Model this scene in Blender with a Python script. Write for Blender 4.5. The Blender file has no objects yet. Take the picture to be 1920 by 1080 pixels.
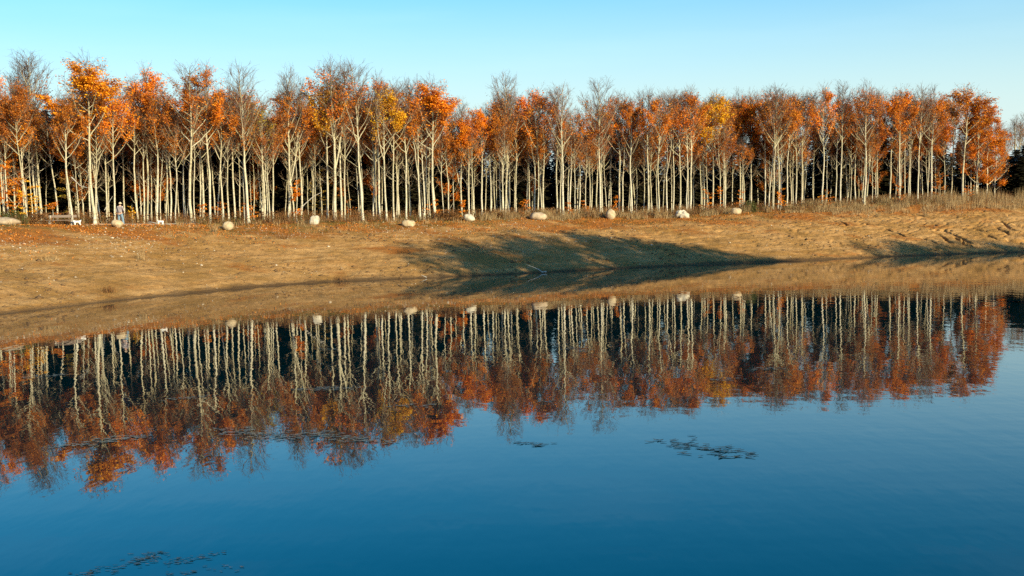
import bpy, math, random
import numpy as np
from mathutils import Matrix, Vector

SC = bpy.context.scene
COL = SC.collection
rad = math.radians

# ------------------------------------------------------------------ camera
F_PX, CX, CY, CAM_H = 2200.0, 960.0, 540.0, 5.0          # in 1920x1080 photo pixels
PITCH, ROLL = math.atan(153.0 / 2200.0), 0.0155
cam_d = bpy.data.cameras.new('camera'); cam = bpy.data.objects.new('camera', cam_d); COL.objects.link(cam)
cam_d.sensor_width = 36.0; cam_d.lens = 36.0 * F_PX / 1920.0
cam_d.clip_start = 0.1; cam_d.clip_end = 4000
CAM_R = Matrix.Rotation(math.pi / 2 - PITCH, 3, 'X') @ Matrix.Rotation(-ROLL, 3, 'Z')
cam.matrix_world = Matrix.Translation((0, 0, CAM_H)) @ CAM_R.to_4x4()
SC.camera = cam

# ------------------------------------------------------------------ light
SUN_AZ, SUN_EL = rad(42), rad(18)       # azimuth measured to the right of straight behind the camera
to_sun = Vector((math.sin(SUN_AZ) * math.cos(SUN_EL), -math.cos(SUN_AZ) * math.cos(SUN_EL), math.sin(SUN_EL)))
sd = bpy.data.lights.new('sun', 'SUN'); so = bpy.data.objects.new('sun', sd); COL.objects.link(so)
sd.energy = 5.0; sd.angle = rad(0.7); sd.color = (1.0, 0.86, 0.54)
so.rotation_euler = to_sun.to_track_quat('Z', 'Y').to_euler()

world = bpy.data.worlds.new('World'); SC.world = world; world.use_nodes = True
wn = world.node_tree; wn.nodes.clear()
w_out = wn.nodes.new('ShaderNodeOutputWorld'); w_bg = wn.nodes.new('ShaderNodeBackground')
sky = wn.nodes.new('ShaderNodeTexSky'); sky.sky_type = 'NISHITA'; sky.sun_disc = False
sky.sun_elevation = SUN_EL
sky.sun_rotation = math.atan2(to_sun.x, to_sun.y)
sky.altitude = 0; sky.air_density = 1.0; sky.dust_density = 0.6; sky.ozone_density = 3.2
w_hs = wn.nodes.new('ShaderNodeHueSaturation'); w_hs.inputs['Saturation'].default_value = 1.52
w_ti = wn.nodes.new('ShaderNodeMixRGB'); w_ti.blend_type = 'MULTIPLY'; w_ti.inputs[0].default_value = 1; w_ti.inputs[2].default_value = (1.0, 1.06, 1.0, 1)
wn.links.new(sky.outputs[0], w_ti.inputs[1]); wn.links.new(w_ti.outputs[0], w_hs.inputs['Color'])
# faint streaks of cirrus
w_tc = wn.nodes.new('ShaderNodeTexCoord'); w_map = wn.nodes.new('ShaderNodeMapping')
w_map.inputs['Scale'].default_value = (3, 3, 26); w_map.inputs['Rotation'].default_value = (0, rad(14), 0)
w_no = wn.nodes.new('ShaderNodeTexNoise'); w_no.inputs['Scale'].default_value = 1.3; w_no.inputs['Detail'].default_value = 6
w_rp = wn.nodes.new('ShaderNodeValToRGB')
w_rp.color_ramp.elements[0].position = .50; w_rp.color_ramp.elements[0].color = (0, 0, 0, 1)
w_rp.color_ramp.elements[1].position = .85; w_rp.color_ramp.elements[1].color = (.05, .05, .05, 1)
w_mx = wn.nodes.new('ShaderNodeMixRGB'); w_mx.inputs[2].default_value = (6.5, 7.4, 8.0, 1)
wn.links.new(w_tc.outputs['Generated'], w_map.inputs[0]); wn.links.new(w_map.outputs[0], w_no.inputs['Vector'])
wn.links.new(w_no.outputs[0], w_rp.inputs[0]); wn.links.new(w_rp.outputs[0], w_mx.inputs[0])
w_sep = wn.nodes.new('ShaderNodeSeparateXYZ'); wn.links.new(w_tc.outputs['Generated'], w_sep.inputs[0])
def w_math(op, a, b=None):
    m = wn.nodes.new('ShaderNodeMath'); m.operation = op
    for i, x in enumerate((a, b)):
        if x is None: continue
        if isinstance(x, (int, float)): m.inputs[i].default_value = x
        else: wn.links.new(x, m.inputs[i])
    return m.outputs[0]
w_z = w_math('DIVIDE', w_math('MAXIMUM', w_sep.outputs[2], 0.0), 0.155)
w_hz = w_math('EXPONENT', w_math('MULTIPLY', w_math('MULTIPLY', w_z, w_z), -1.0))       # pale haze low over the horizon
w_pale = wn.nodes.new('ShaderNodeMixRGB'); w_pale.inputs[2].default_value = (3.7, 4.4, 4.3, 1)
wn.links.new(w_hz, w_pale.inputs[0]); wn.links.new(w_hs.outputs[0], w_pale.inputs[1]); wn.links.new(w_pale.outputs[0], w_mx.inputs[1]); wn.links.new(w_mx.outputs[0], w_bg.inputs[0])
w_bg.inputs[1].default_value = .125
wn.links.new(w_bg.outputs[0], w_out.inputs[0])

SC.view_settings.view_transform = 'Standard'; SC.view_settings.look = 'None'
SC.view_settings.exposure = 0.72; SC.view_settings.gamma = 1.0; SC.view_settings.use_curve_mapping = False
SC.render.engine = 'CYCLES'
SC.cycles.max_bounces = 6; SC.cycles.diffuse_bounces = 3; SC.cycles.glossy_bounces = 3
SC.cycles.transmission_bounces = 3; SC.cycles.transparent_max_bounces = 4
SC.cycles.use_denoising = False

# ------------------------------------------------------------------ helpers
def pix_dir(px, py):
    return CAM_R @ Vector(((px - CX) / F_PX, -(py - CY) / F_PX, -1.0))
def pix_at_depth(px, py, Y):
    d = pix_dir(px, py); t = Y / d.y
    return Vector((0, 0, CAM_H)) + d * t
def pix_on_z(px, py, z=0.0):
    d = pix_dir(px, py); t = (z - CAM_H) / d.z
    return Vector((0, 0, CAM_H)) + d * t
def to_pix(p):
    v = CAM_R.transposed() @ (Vector(p) - Vector((0, 0, CAM_H)))
    return CX + F_PX * v.x / -v.z, CY - F_PX * v.y / -v.z

def setp(o, label=None, cat=None, group=None, kind=None):
    if label: o['label'] = label
    if cat: o['category'] = cat
    if group: o['group'] = group
    if kind: o['kind'] = kind
    return o

def mesh_np(name, V, Q=None, T=None, mat=None, smooth=False):
    V = np.asarray(V, dtype=np.float32).reshape(-1, 3)
    me = bpy.data.meshes.new(name)
    nq = 0 if Q is None else len(Q); nt = 0 if T is None else len(T)
    idx = []
    if nq: idx.append(np.asarray(Q, dtype=np.int32).ravel())
    if nt: idx.append(np.asarray(T, dtype=np.int32).ravel())
    idx = np.concatenate(idx)
    me.vertices.add(len(V)); me.vertices.foreach_set('co', V.ravel())
    me.loops.add(len(idx)); me.loops.foreach_set('vertex_index', idx)
    me.polygons.add(nq + nt)
    st = np.concatenate([np.arange(nq) * 4, nq * 4 + np.arange(nt) * 3]).astype(np.int32)
    me.polygons.foreach_set('loop_start', st)
    if smooth: me.polygons.foreach_set('use_smooth', np.ones(nq + nt, dtype=bool))
    me.update(calc_edges=True); me.validate()
    if mat: me.materials.append(mat)
    return me

def obj(name, me, parent=None, loc=None):
    o = bpy.data.objects.new(name, me); COL.objects.link(o)
    if parent: o.parent = parent
    if loc is not None: o.location = loc
    return o
def empty(name, loc=(0, 0, 0)):
    o = bpy.data.objects.new(name, None); COL.objects.link(o); o.location = loc; o.empty_display_size = .3
    return o

class Acc:                      # collects quads of many little shapes into one mesh
    def __init__(s): s.v = []; s.q = []; s.n = 0
    def add(s, V, Q):
        s.v.append(np.asarray(V, dtype=np.float64)); s.q.append(np.asarray(Q, dtype=np.int64) + s.n); s.n += len(V)
    def mesh(s, name, mat, smooth=False):
        return mesh_np(name, np.concatenate(s.v), np.concatenate(s.q), mat=mat, smooth=smooth)
    def tube(s, P, R, k=5, cap=True):
        P = np.asarray(P, float); n = len(P); R = np.asarray(R, float)
        d = np.gradient(P, axis=0); d /= np.linalg.norm(d, axis=1)[:, None] + 1e-9
        ref = np.array([1., 0, 0]) if abs(d[0, 0]) < .8 else np.array([0., 1, 0])
        a = np.cross(d, ref); a /= np.linalg.norm(a, axis=1)[:, None] + 1e-9
        b = np.cross(d, a)
        th = np.arange(k) * 2 * np.pi / k
        V = P[:, None, :] + R[:, None, None] * (np.cos(th)[None, :, None] * a[:, None, :] + np.sin(th)[None, :, None] * b[:, None, :])
        i = np.arange(n - 1)[:, None] * k; j = np.arange(k)[None, :]; j2 = (j + 1) % k
        Q = np.stack([i + j, i + j2, i + k + j2, i + k + j], -1).reshape(-1, 4)
        s.add(V.reshape(-1, 3), Q)
    def box(s, lo, hi):
        x0, y0, z0 = lo; x1, y1, z1 = hi
        V = [(x0,y0,z0),(x1,y0,z0),(x1,y1,z0),(x0,y1,z0),(x0,y0,z1),(x1,y0,z1),(x1,y1,z1),(x0,y1,z1)]
        s.add(V, [(0,3,2,1),(4,5,6,7),(0,1,5,4),(1,2,6,5),(2,3,7,6),(3,0,4,7)])

def leaf_quads(C, size, rng, up=0.0, aspect=.55):
    """rhombic leaf for every centre: returns V, Q"""
    n = len(C); C = np.asarray(C, float)
    u = rng.normal(size=(n, 3)); u /= np.linalg.norm(u, axis=1)[:, None]
    w = rng.normal(size=(n, 3)); w[:, 2] += up * 2.0
    v = np.cross(w, u); v /= np.linalg.norm(v, axis=1)[:, None] + 1e-9
    if up > 0:                    # lie flatter
        u[:, 2] *= max(0.0, 1 - up * .7); u /= np.linalg.norm(u, axis=1)[:, None]
    L = size * rng.uniform(.7, 1.3, n)
    nn = np.cross(u, v)
    V = np.stack([C - u * L[:, None] * .5, C + v * L[:, None] * aspect * .5 + nn * L[:, None] * .08,
                  C + u * L[:, None] * .5, C - v * L[:, None] * aspect * .5 + nn * L[:, None] * .08], 1).reshape(-1, 3)
    Q = np.arange(n * 4).reshape(n, 4)
    return V, Q

# value noise in numpy
_pr = np.random.default_rng(7); _perm = _pr.permutation(512); _val = _pr.uniform(-1, 1, 512)
def vnoise(x, y):
    xi = np.floor(x).astype(int); yi = np.floor(y).astype(int); fx = x - xi; fy = y - yi
    fx = fx * fx * (3 - 2 * fx); fy = fy * fy * (3 - 2 * fy)
    h = lambda a, b: _val[(_perm[(a & 511)] + b) & 511]
    return (h(xi, yi) * (1 - fx) + h(xi + 1, yi) * fx) * (1 - fy) + (h(xi, yi + 1) * (1 - fx) + h(xi + 1, yi + 1) * fx) * fy
def fbm(x, y, o=4):
    s = 0; a = 1
    for k in range(o):
        s = s + a * vnoise(x * 2**k + 17 * k, y * 2**k + 31 * k); a *= .5
    return s

# ------------------------------------------------------------------ materials
def new_mat(name):
    m = bpy.data.materials.new(name); m.use_nodes = True
    nt = m.node_tree; nt.nodes.clear()
    out = nt.nodes.new('ShaderNodeOutputMaterial'); bs = nt.nodes.new('ShaderNodeBsdfPrincipled')
    nt.links.new(bs.outputs[0], out.inputs[0])
    bs.inputs['Roughness'].default_value = .85
    bs.inputs['Specular IOR Level'].default_value = .25
    return m, nt, bs, out
def N(nt, t, **kw):
    n = nt.nodes.new(t)
    for k, v in kw.items():
        if k in n.inputs: n.inputs[k].default_value = v
        else: setattr(n, k, v)
    return n
def ramp(nt, fac, stops):
    r = nt.nodes.new('ShaderNodeValToRGB'); e = r.color_ramp.elements
    while len(e) < len(stops): e.new(.5)
    for i, (p, c) in enumerate(stops):
        e[i].position = p; e[i].color = (*c, 1) if len(c) == 3 else c
    if fac is not None: nt.links.new(fac, r.inputs[0])
    return r
def mixc(nt, fac, a, b, mode='MIX'):
    m = nt.nodes.new('ShaderNodeMixRGB'); m.blend_type = mode
    for i, x in ((0, fac), (1, a), (2, b)):
        if isinstance(x, bpy.types.NodeSocket): nt.links.new(x, m.inputs[i])
        elif isinstance(x, (int, float)): m.inputs[i].default_value = x
        else: m.inputs[i].default_value = (*x, 1)
    return m.outputs[0]
def math_(nt, op, a, b=None, c=None):
    m = nt.nodes.new('ShaderNodeMath'); m.operation = op
    for i, x in enumerate((a, b, c)):
        if x is None: continue
        if isinstance(x, bpy.types.NodeSocket): nt.links.new(x, m.inputs[i])
        else: m.inputs[i].default_value = x
    return m.outputs[0]
def noise(nt, vec, scale, detail=4, rough=.55, dim='3D'):
    n = nt.nodes.new('ShaderNodeTexNoise'); n.inputs['Scale'].default_value = scale
    n.inputs['Detail'].default_value = detail; n.inputs['Roughness'].default_value = rough
    if vec is not None: nt.links.new(vec, n.inputs['Vector'])
    return n.outputs[0]
def mapping(nt, vec, scale=(1, 1, 1), rot=(0, 0, 0)):
    m = nt.nodes.new('ShaderNodeMapping'); m.inputs['Scale'].default_value = scale; m.inputs['Rotation'].default_value = rot
    nt.links.new(vec, m.inputs[0]); return m.outputs[0]

def mat_bark():
    m, nt, bs, _ = new_mat('beech_bark')
    tc = nt.nodes.new('ShaderNodeTexCoord'); geo = nt.nodes.new('ShaderNodeNewGeometry')
    oi = nt.nodes.new('ShaderNodeObjectInfo')
    rings = noise(nt, mapping(nt, tc.outputs['Object'], (1.2, 1.2, 9)), 2.0, 3)
    blot = noise(nt, geo.outputs['Position'], 1.1, 4)
    sep = nt.nodes.new('ShaderNodeSeparateXYZ'); nt.links.new(tc.outputs['Object'], sep.inputs[0])
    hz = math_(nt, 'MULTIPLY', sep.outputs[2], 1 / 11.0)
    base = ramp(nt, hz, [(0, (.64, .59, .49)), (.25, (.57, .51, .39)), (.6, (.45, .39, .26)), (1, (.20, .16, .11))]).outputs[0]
    c = mixc(nt, ramp(nt, blot, [(.45, (0, 0, 0)), (.68, (.7, .7, .7))]).outputs[0], base, (.30, .28, .14))
    c = mixc(nt, ramp(nt, rings, [(.38, (.9, .9, .9)), (.48, (0, 0, 0))]).outputs[0], c, (.15, .12, .08))
    c = mixc(nt, .35, c, ramp(nt, oi.outputs['Random'], [(0, (.34, .29, .16)), (.5, (.50, .46, .33)), (1, (.62, .58, .46))]).outputs[0])
    nt.links.new(c, bs.inputs['Base Color'])
    b = N(nt, 'ShaderNodeBump', Strength=.5, Distance=.02); nt.links.new(rings, b.inputs['Height']); nt.links.new(b.outputs[0], bs.inputs['Normal'])
    return m
def mat_plain(name, col, rough=.85, var=.25, scale=6.0, spec=.25):
    m, nt, bs, _ = new_mat(name)
    geo = nt.nodes.new('ShaderNodeNewGeometry')
    n = noise(nt, geo.outputs['Position'], scale, 4)
    c = mixc(nt, n, tuple(x * (1 - var) for x in col), tuple(min(1, x * (1 + var)) for x in col))
    nt.links.new(c, bs.inputs['Base Color']); bs.inputs['Roughness'].default_value = rough
    bs.inputs['Specular IOR Level'].default_value = spec
    return m
def mat_leaf(name, use_obj=True, cols=None, transl=.25):
    m, nt, bs, out = new_mat(name)
    geo = nt.nodes.new('ShaderNodeNewGeometry'); oi = nt.nodes.new('ShaderNodeObjectInfo')
    rnd = geo.outputs['Random Per Island']
    if use_obj:
        v = ramp(nt, rnd, [(0, (.62, .52, .45)), (.5, (1, 1, 1)), (1, (1.4, 1.95, 1.5))]).outputs[0]
        c = mixc(nt, 1.0, oi.outputs['Color'], v, 'MULTIPLY')
        big = noise(nt, geo.outputs['Position'], .55, 2)
        c = mixc(nt, ramp(nt, big, [(.45, (0, 0, 0)), (.68, (.5, .5, .5))]).outputs[0], c, (.26, .080, .018))
    else:
        c = ramp(nt, rnd, cols).outputs[0]
    nt.links.new(c, bs.inputs['Base Color']); bs.inputs['Roughness'].default_value = .6
    tr = nt.nodes.new('ShaderNodeBsdfTranslucent'); nt.links.new(c, tr.inputs[0])
    mx = nt.nodes.new('ShaderNodeMixShader'); mx.inputs[0].default_value = transl
    nt.links.new(bs.outputs[0], mx.inputs[1]); nt.links.new(tr.outputs[0], mx.inputs[2]); nt.links.new(mx.outputs[0], out.inputs[0])
    return m

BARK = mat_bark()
def mat_twig():
    m, nt, bs, _ = new_mat('twig_bark'); tc = nt.nodes.new('ShaderNodeTexCoord'); geo = nt.nodes.new('ShaderNodeNewGeometry')
    sep = nt.nodes.new('ShaderNodeSeparateXYZ'); nt.links.new(tc.outputs['Object'], sep.inputs[0])
    c = ramp(nt, math_(nt, 'MULTIPLY', sep.outputs[2], 1 / 12.0), [(.25, (.36, .30, .20)), (.5, (.24, .15, .09)), (.72, (.17, .095, .06)), (.95, (.12, .08, .07))]).outputs[0]
    c = mixc(nt, .5, c, mixc(nt, geo.outputs['Random Per Island'], (.09, .05, .035), (.30, .19, .12))); nt.links.new(c, bs.inputs['Base Color']); return m
TWIG = mat_twig()
LEAF = mat_leaf('autumn_leaf')
SPRUCE = mat_leaf('spruce_needles', False, [(0, (.014, .013, .006)), (.6, (.030, .027, .012)), (1, (.055, .045, .018))], .05)
SPRUCE_BARK = mat_plain('spruce_bark', (.085, .05, .026), var=.4, scale=5)
SHADE_LEAF = mat_leaf('shore_tree_leaf', False, [(0, (.03, .04, .012)), (1, (.10, .09, .02))], .1)
DRY = mat_leaf('dry_grass', False, [(0, (.20, .12, .05)), (.5, (.36, .24, .11)), (1, (.50, .37, .20))], .2)
BRACKEN = mat_leaf('brown_bracken', False, [(0, (.07, .03, .012)), (.5, (.17, .075, .025)), (1, (.30, .15, .05))], .15)
GREEN = mat_leaf('bramble_green', False, [(0, (.03, .045, .010)), (.6, (.07, .085, .018)), (1, (.13, .12, .03))], .2)
LITTER = mat_leaf('fallen_leaf', False, [(0, (.22, .06, .010)), (.5, (.50, .16, .018)), (1, (.60, .26, .05))], .1)
STONE = mat_leaf('pebble', False, [(0, (.20, .14, .09)), (.6, (.38, .29, .20)), (1, (.56, .48, .37))], 0.0)

# ------------------------------------------------------------------ terrain shape
SHORE = np.array([(-60, -60), (-46, -10), (-40, 14), (-33, 36), (-29, 48), (-25.5, 58.5), (-22.4, 66.5), (-16.7, 76.7), (-11.9, 81.3),
                  (-7.3, 83.2), (0, 86.6), (7.7, 91.6), (13.8, 95.2), (21.4, 98.3), (30.9, 103.2), (38, 106.5), (44, 108.5), (52, 110.5), (70, 118), (100, 132), (160, 170), (400, 300)], float)
def signed_dist(X, Y, poly):
    """distance to the polyline, positive on its left (land) side"""
    best = np.full(X.shape, 1e18); sgn = np.ones(X.shape)
    for (ax, ay), (bx, by) in zip(poly[:-1], poly[1:]):
        dx, dy = bx - ax, by - ay; L2 = dx * dx + dy * dy
        t = np.clip(((X - ax) * dx + (Y - ay) * dy) / L2, 0, 1)
        ex, ey = X - ax - t * dx, Y - ay - t * dy
        d2 = ex * ex + ey * ey
        s = np.sign(dx * (Y - ay) - dy * (X - ax))
        m = d2 < best - 1e-9
        best = np.where(m, d2, best); sgn = np.where(m, s, sgn)
    return np.sqrt(best) * np.where(sgn == 0, 1, sgn)
TOPX = [-60, -36, -30, -22, -16, -9, 2, 9, 16, 22, 30, 37, 48, 60]
TOPZ = [4.2, 4.15, 4.0, 3.92, 3.95, 3.80, 3.9, 3.87, 3.9, 4.0, 4.3, 4.6, 4.9, 5.0]
BANK_W = 17.5
NEAR = np.array([(60, 78), (52, 78), (45, 72), (33, 50), (24, 30), (16, 14), (9, 10.5), (0, 9.5), (-14, 9), (-34, 4), (-70, -6)], float)
rc = random.Random(5)
CRACKS = []                       # branching drying cracks near the right-hand shore
def grow_crack(x, y, ang, n, w):
    pts = [(x, y)]
    for k in range(n):
        ang += rc.uniform(-.55, .55); x += math.cos(ang) * .42; y += math.sin(ang) * .42; pts.append((x, y))
        if rc.random() < .16 and n > 3: grow_crack(x, y, ang + rc.choice((-1, 1)) * rc.uniform(.6, 1.1), n // 2, w * .7)
    CRACKS.append((np.array(pts), w))
for px, py, n, w in ((1700, 440, 9, .10), (1745, 452, 8, .12), (1770, 445, 10, .15), (1790, 458, 6, .12), (1820, 438, 12, .17), (1850, 452, 8, .16), (1868, 437, 11, .17),
                     (1890, 460, 6, .14), (1905, 430, 11, .2), (1918, 448, 8, .18), (1730, 462, 5, .1), (1660, 445, 7, .07), (1600, 430, 6, .06), (1875, 424, 7, .12), (1560, 430, 6, .06)):
    d = 109.5 + (476 - py) * .19 + (px - 1800) * .006
    p = pix_at_depth(px, py, d)
    grow_crack(p.x, p.y, rad(-62), n, w)
def height(X, Y, fine=False):
    X = np.asarray(X, float); Y = np.asarray(Y, float)
    D = signed_dist(X, Y, SHORE) + .35 * vnoise(X * .13 + 3, Y * .13) + .16 * vnoise(X * .6, Y * .6 + 9)
    zt = np.interp(X, TOPX, TOPZ)
    s = np.clip(D / BANK_W, 0, 1)
    prof = s * (1.22 - .22 * s) * (1 - .0 * s)
    prof = np.where(s > .86, prof - .0 , prof)
    z = zt * np.minimum(1, prof)
    mid = np.sin(np.pi * s)
    z = z + mid * (.22 * vnoise(X * .09 + 5, Y * .09) + .10 * vnoise(X * .3, Y * .3 + 4))
    z = np.where(D > BANK_W, zt + np.minimum((D - BANK_W) * .012, 1.5) + .05 * fbm(X * .35, Y * .35, 2), z)
    z = np.where(D < 0, np.maximum(D * .22, -3.2), z)
    dn = signed_dist(X, Y, NEAR)          # near shore, land on its left side walking right-to-left
    zn = np.where(dn > 0, np.minimum(3.4, dn * .36), np.maximum(dn * .3, -3.2))
    z = np.maximum(z, zn)
    if fine:
        on = np.clip(D * 2, 0, 1) * np.clip((BANK_W + 4 - D) / 4, 0, 1)
        a = rad(-38)                       # wash rills running obliquely down the bank
        u = X * math.cos(a) - Y * math.sin(a); v = X * math.sin(a) + Y * math.cos(a)
        ril = np.abs(vnoise(u * .35 + 11, v * 2.3 + 2)) + .5 * np.abs(vnoise(u * .9, v * 5.1))
        rz = np.clip((X + 2) / 12, 0.25, 1) * mid
        z = z + on * (-.18 * rz * np.exp(-(ril / .16) ** 2) + .05 * fbm(X * .9, Y * .9, 4) + .05 * vnoise(X * 3.1, Y * 3.1))
        sub = (X > 15) & (X < 62) & (Y > 96) & (Y < 128)
        xs, ys = X[sub], Y[sub]; dz = np.zeros(xs.shape)
        for pts, w in CRACKS:
            near = (xs > pts[:, 0].min() - 1) & (xs < pts[:, 0].max() + 1) & (ys > pts[:, 1].min() - 1) & (ys < pts[:, 1].max() + 1)
            if not near.any(): continue
            d = np.abs(signed_dist(xs[near], ys[near], pts))
            dz[near] = np.minimum(dz[near], -.55 * np.exp(-(d / (w * 1.1)) ** 2))
        z[sub] += dz * np.clip(D[sub] * 2.5, 0, 1)
    return z
def gz(x, y): return float(height(np.array([x]), np.array([y]))[0])

def axis(lo, hi, step, far_lo, far_hi, growth=1.35):
    a = list(np.arange(lo, hi + 1e-6, step)); s = step; x = hi
    while x < far_hi: s *= growth; x += s; a.append(min(x, far_hi))
    s = step; x = lo; b = []
    while x > far_lo: s *= growth; x -= s; b.append(max(x, far_lo))
    return np.array(b[::-1] + a)
gx = axis(-46, 60, .2, -900, 900); gy = axis(56, 127, .22, -300, 1500)
gx = np.unique(np.concatenate([gx, gx[(gx > 26) & (gx < 59)] + .1])); gy = np.unique(np.concatenate([gy, gy[(gy > 101) & (gy < 124)] + .11]))
GX, GY = np.meshgrid(gx, gy)
GZ = height(GX.ravel(), GY.ravel(), True)
nx, ny = len(gx), len(gy)
ii, jj = np.meshgrid(np.arange(nx - 1), np.arange(ny - 1)); a0 = (jj * nx + ii).ravel()
def mat_ground():
    m, nt, bs, _ = new_mat('bank_soil')
    geo = nt.nodes.new('ShaderNodeNewGeometry'); P = geo.outputs['Position']
    at = nt.nodes.new('ShaderNodeAttribute'); at.attribute_name = 'shore_dist'; D = at.outputs['Fac']
    sep = nt.nodes.new('ShaderNodeSeparateXYZ'); nt.links.new(P, sep.inputs[0])
    comb = nt.nodes.new('ShaderNodeCombineXYZ'); nt.links.new(sep.outputs[0], comb.inputs[0]); nt.links.new(D, comb.inputs[1])
    n1 = noise(nt, P, .35, 5); n2 = noise(nt, P, 2.2, 5, .65); n3 = noise(nt, P, 9, 3, .7)
    nb = noise(nt, mapping(nt, P, (.5, .9, 1), (0, 0, rad(20))), .42, 4)
    st = noise(nt, mapping(nt, comb.outputs[0], (.10, 1.5, 1)), 1.0, 4, .6)      # strand lines left by the falling water
    c = mixc(nt, ramp(nt, n2, [(.3, (0, 0, 0)), (.7, (1, 1, 1))]).outputs[0], (.20, .094, .028), (.50, .268, .090))
    c = mixc(nt, ramp(nt, st, [(.40, (0, 0, 0)), (.62, (.7, .7, .7))]).outputs[0], c, (.50, .295, .120))
    c = mixc(nt, ramp(nt, n1, [(.42, (0, 0, 0)), (.62, (.75, .75, .75))]).outputs[0], c, (.26, .135, .036))     # olive moss and algae film
    c = mixc(nt, ramp(nt, n3, [(.30, (.8, .8, .8)), (.42, (0, 0, 0))]).outputs[0], c, (.10, .058, .028))
    c = mixc(nt, ramp(nt, n3, [(.64, (0, 0, 0)), (.70, (.6, .6, .6))]).outputs[0], c, (.50, .40, .28))
    # orange leaf litter in drifts, mostly on the upper bank
    up = ramp(nt, math_(nt, 'MULTIPLY', D, 1 / 25.0), [(.0, (0, 0, 0)), (.42, (.22, .22, .22)), (.62, (.6, .6, .6)), (.76, (1, 1, 1))]).outputs[0]
    dr = math_(nt, 'ADD', math_(nt, 'MULTIPLY', up, .36), math_(nt, 'MULTIPLY', nb, .9))
    dr = math_(nt, 'ADD', dr, math_(nt, 'MULTIPLY', math_(nt, 'SUBTRACT', n3, .5), .35))
    lit = mixc(nt, n3, (.17, .055, .014), (.42, .150, .028))
    c = mixc(nt, ramp(nt, dr, [(.57, (0, 0, 0)), (.70, (.9, .9, .9))]).outputs[0], c, lit)
    # short grass along the crest
    gr = ramp(nt, math_(nt, 'MULTIPLY', D, 1 / 25.0), [(.60, (0, 0, 0)), (.70, (.75, .75, .75)), (.95, (.5, .5, .5))]).outputs[0]
    c = mixc(nt, math_(nt, 'MULTIPLY', gr, ramp(nt, noise(nt, P, 1.3, 4), [(.42, (0, 0, 0)), (.6, (1, 1, 1))]).outputs[0]), c, (.16, .135, .032))
    # wet line at the water
    wet = ramp(nt, math_(nt, 'MULTIPLY', D, .5), [(.10, (1, 1, 1)), (.40, (0, 0, 0))]).outputs[0]
    c = mixc(nt, math_(nt, 'MULTIPLY', wet, .75), c, (.055, .034, .020))
    nt.links.new(c, bs.inputs['Base Color']); bs.inputs['Roughness'].default_value = .95; bs.inputs['Specular IOR Level'].default_value = .1
    b = N(nt, 'ShaderNodeBump', Strength=1.0, Distance=.10)
    nt.links.new(math_(nt, 'ADD', n2, math_(nt, 'MULTIPLY', n3, .5)), b.inputs['Height']); nt.links.new(b.outputs[0], bs.inputs['Normal'])
    return m
gme = mesh_np('ground', np.stack([GX.ravel(), GY.ravel(), GZ], 1), np.stack([a0, a0 + 1, a0 + nx + 1, a0 + nx], 1), mat=mat_ground(), smooth=True)
GD = np.minimum(signed_dist(GX.ravel(), GY.ravel(), SHORE), 60.0)
gme.attributes.new('shore_dist', 'FLOAT', 'POINT').data.foreach_set('value', GD.astype(np.float32))
setp(obj('ground', gme), kind='structure')

# ------------------------------------------------------------------ water
def mat_water():
    m, nt, bs, _ = new_mat('still_water')
    geo = nt.nodes.new('ShaderNodeNewGeometry'); P = geo.outputs['Position']
    bs.inputs['Base Color'].default_value = (.0, .014, .019, 1); bs.inputs['Roughness'].default_value = .012
    bs.inputs['IOR'].default_value = 1.5; bs.inputs['Specular IOR Level'].default_value = .5
    fine = noise(nt, mapping(nt, P, (2.2, .75, 1), (0, 0, rad(8))), 1.0, 2, .5)
    swell = noise(nt, mapping(nt, P, (.35, .9, 1), (0, 0, rad(-24))), 1.0, 2, .5)
    sep = nt.nodes.new('ShaderNodeSeparateXYZ'); nt.links.new(P, sep.inputs[0])
    # the breeze reaches the right-hand side of the pond
    ang = math_(nt, 'DIVIDE', sep.outputs[0], math_(nt, 'MAXIMUM', sep.outputs[1], 5.0))
    wind = N(nt, 'ShaderNodeMapRange'); wind.inputs['From Min'].default_value = -6; wind.inputs['From Max'].default_value = 26
    wind.inputs['To Min'].default_value = 0.12; wind.inputs['To Max'].default_value = 1.0
    nt.links.new(math_(nt, 'ADD', sep.outputs[0], math_(nt, 'MULTIPLY', noise(nt, P, .07, 2), 8.0)), wind.inputs['Value'])
    h = math_(nt, 'ADD', math_(nt, 'MULTIPLY', fine, .0026), math_(nt, 'MULTIPLY', math_(nt, 'MULTIPLY', swell, wind.outputs[0]), .0045))
    b = N(nt, 'ShaderNodeBump', Strength=1.0, Distance=1.0)
    nt.links.new(h, b.inputs['Height']); nt.links.new(b.outputs[0], bs.inputs['Normal'])
    return m
wme = mesh_np('pond_water', [(-120, -60, 0), (420, -60, 0), (420, 310, 0), (-120, 310, 0)], [(0, 1, 2, 3)], mat=mat_water())
setp(obj('pond_water', wme), kind='structure')

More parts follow.
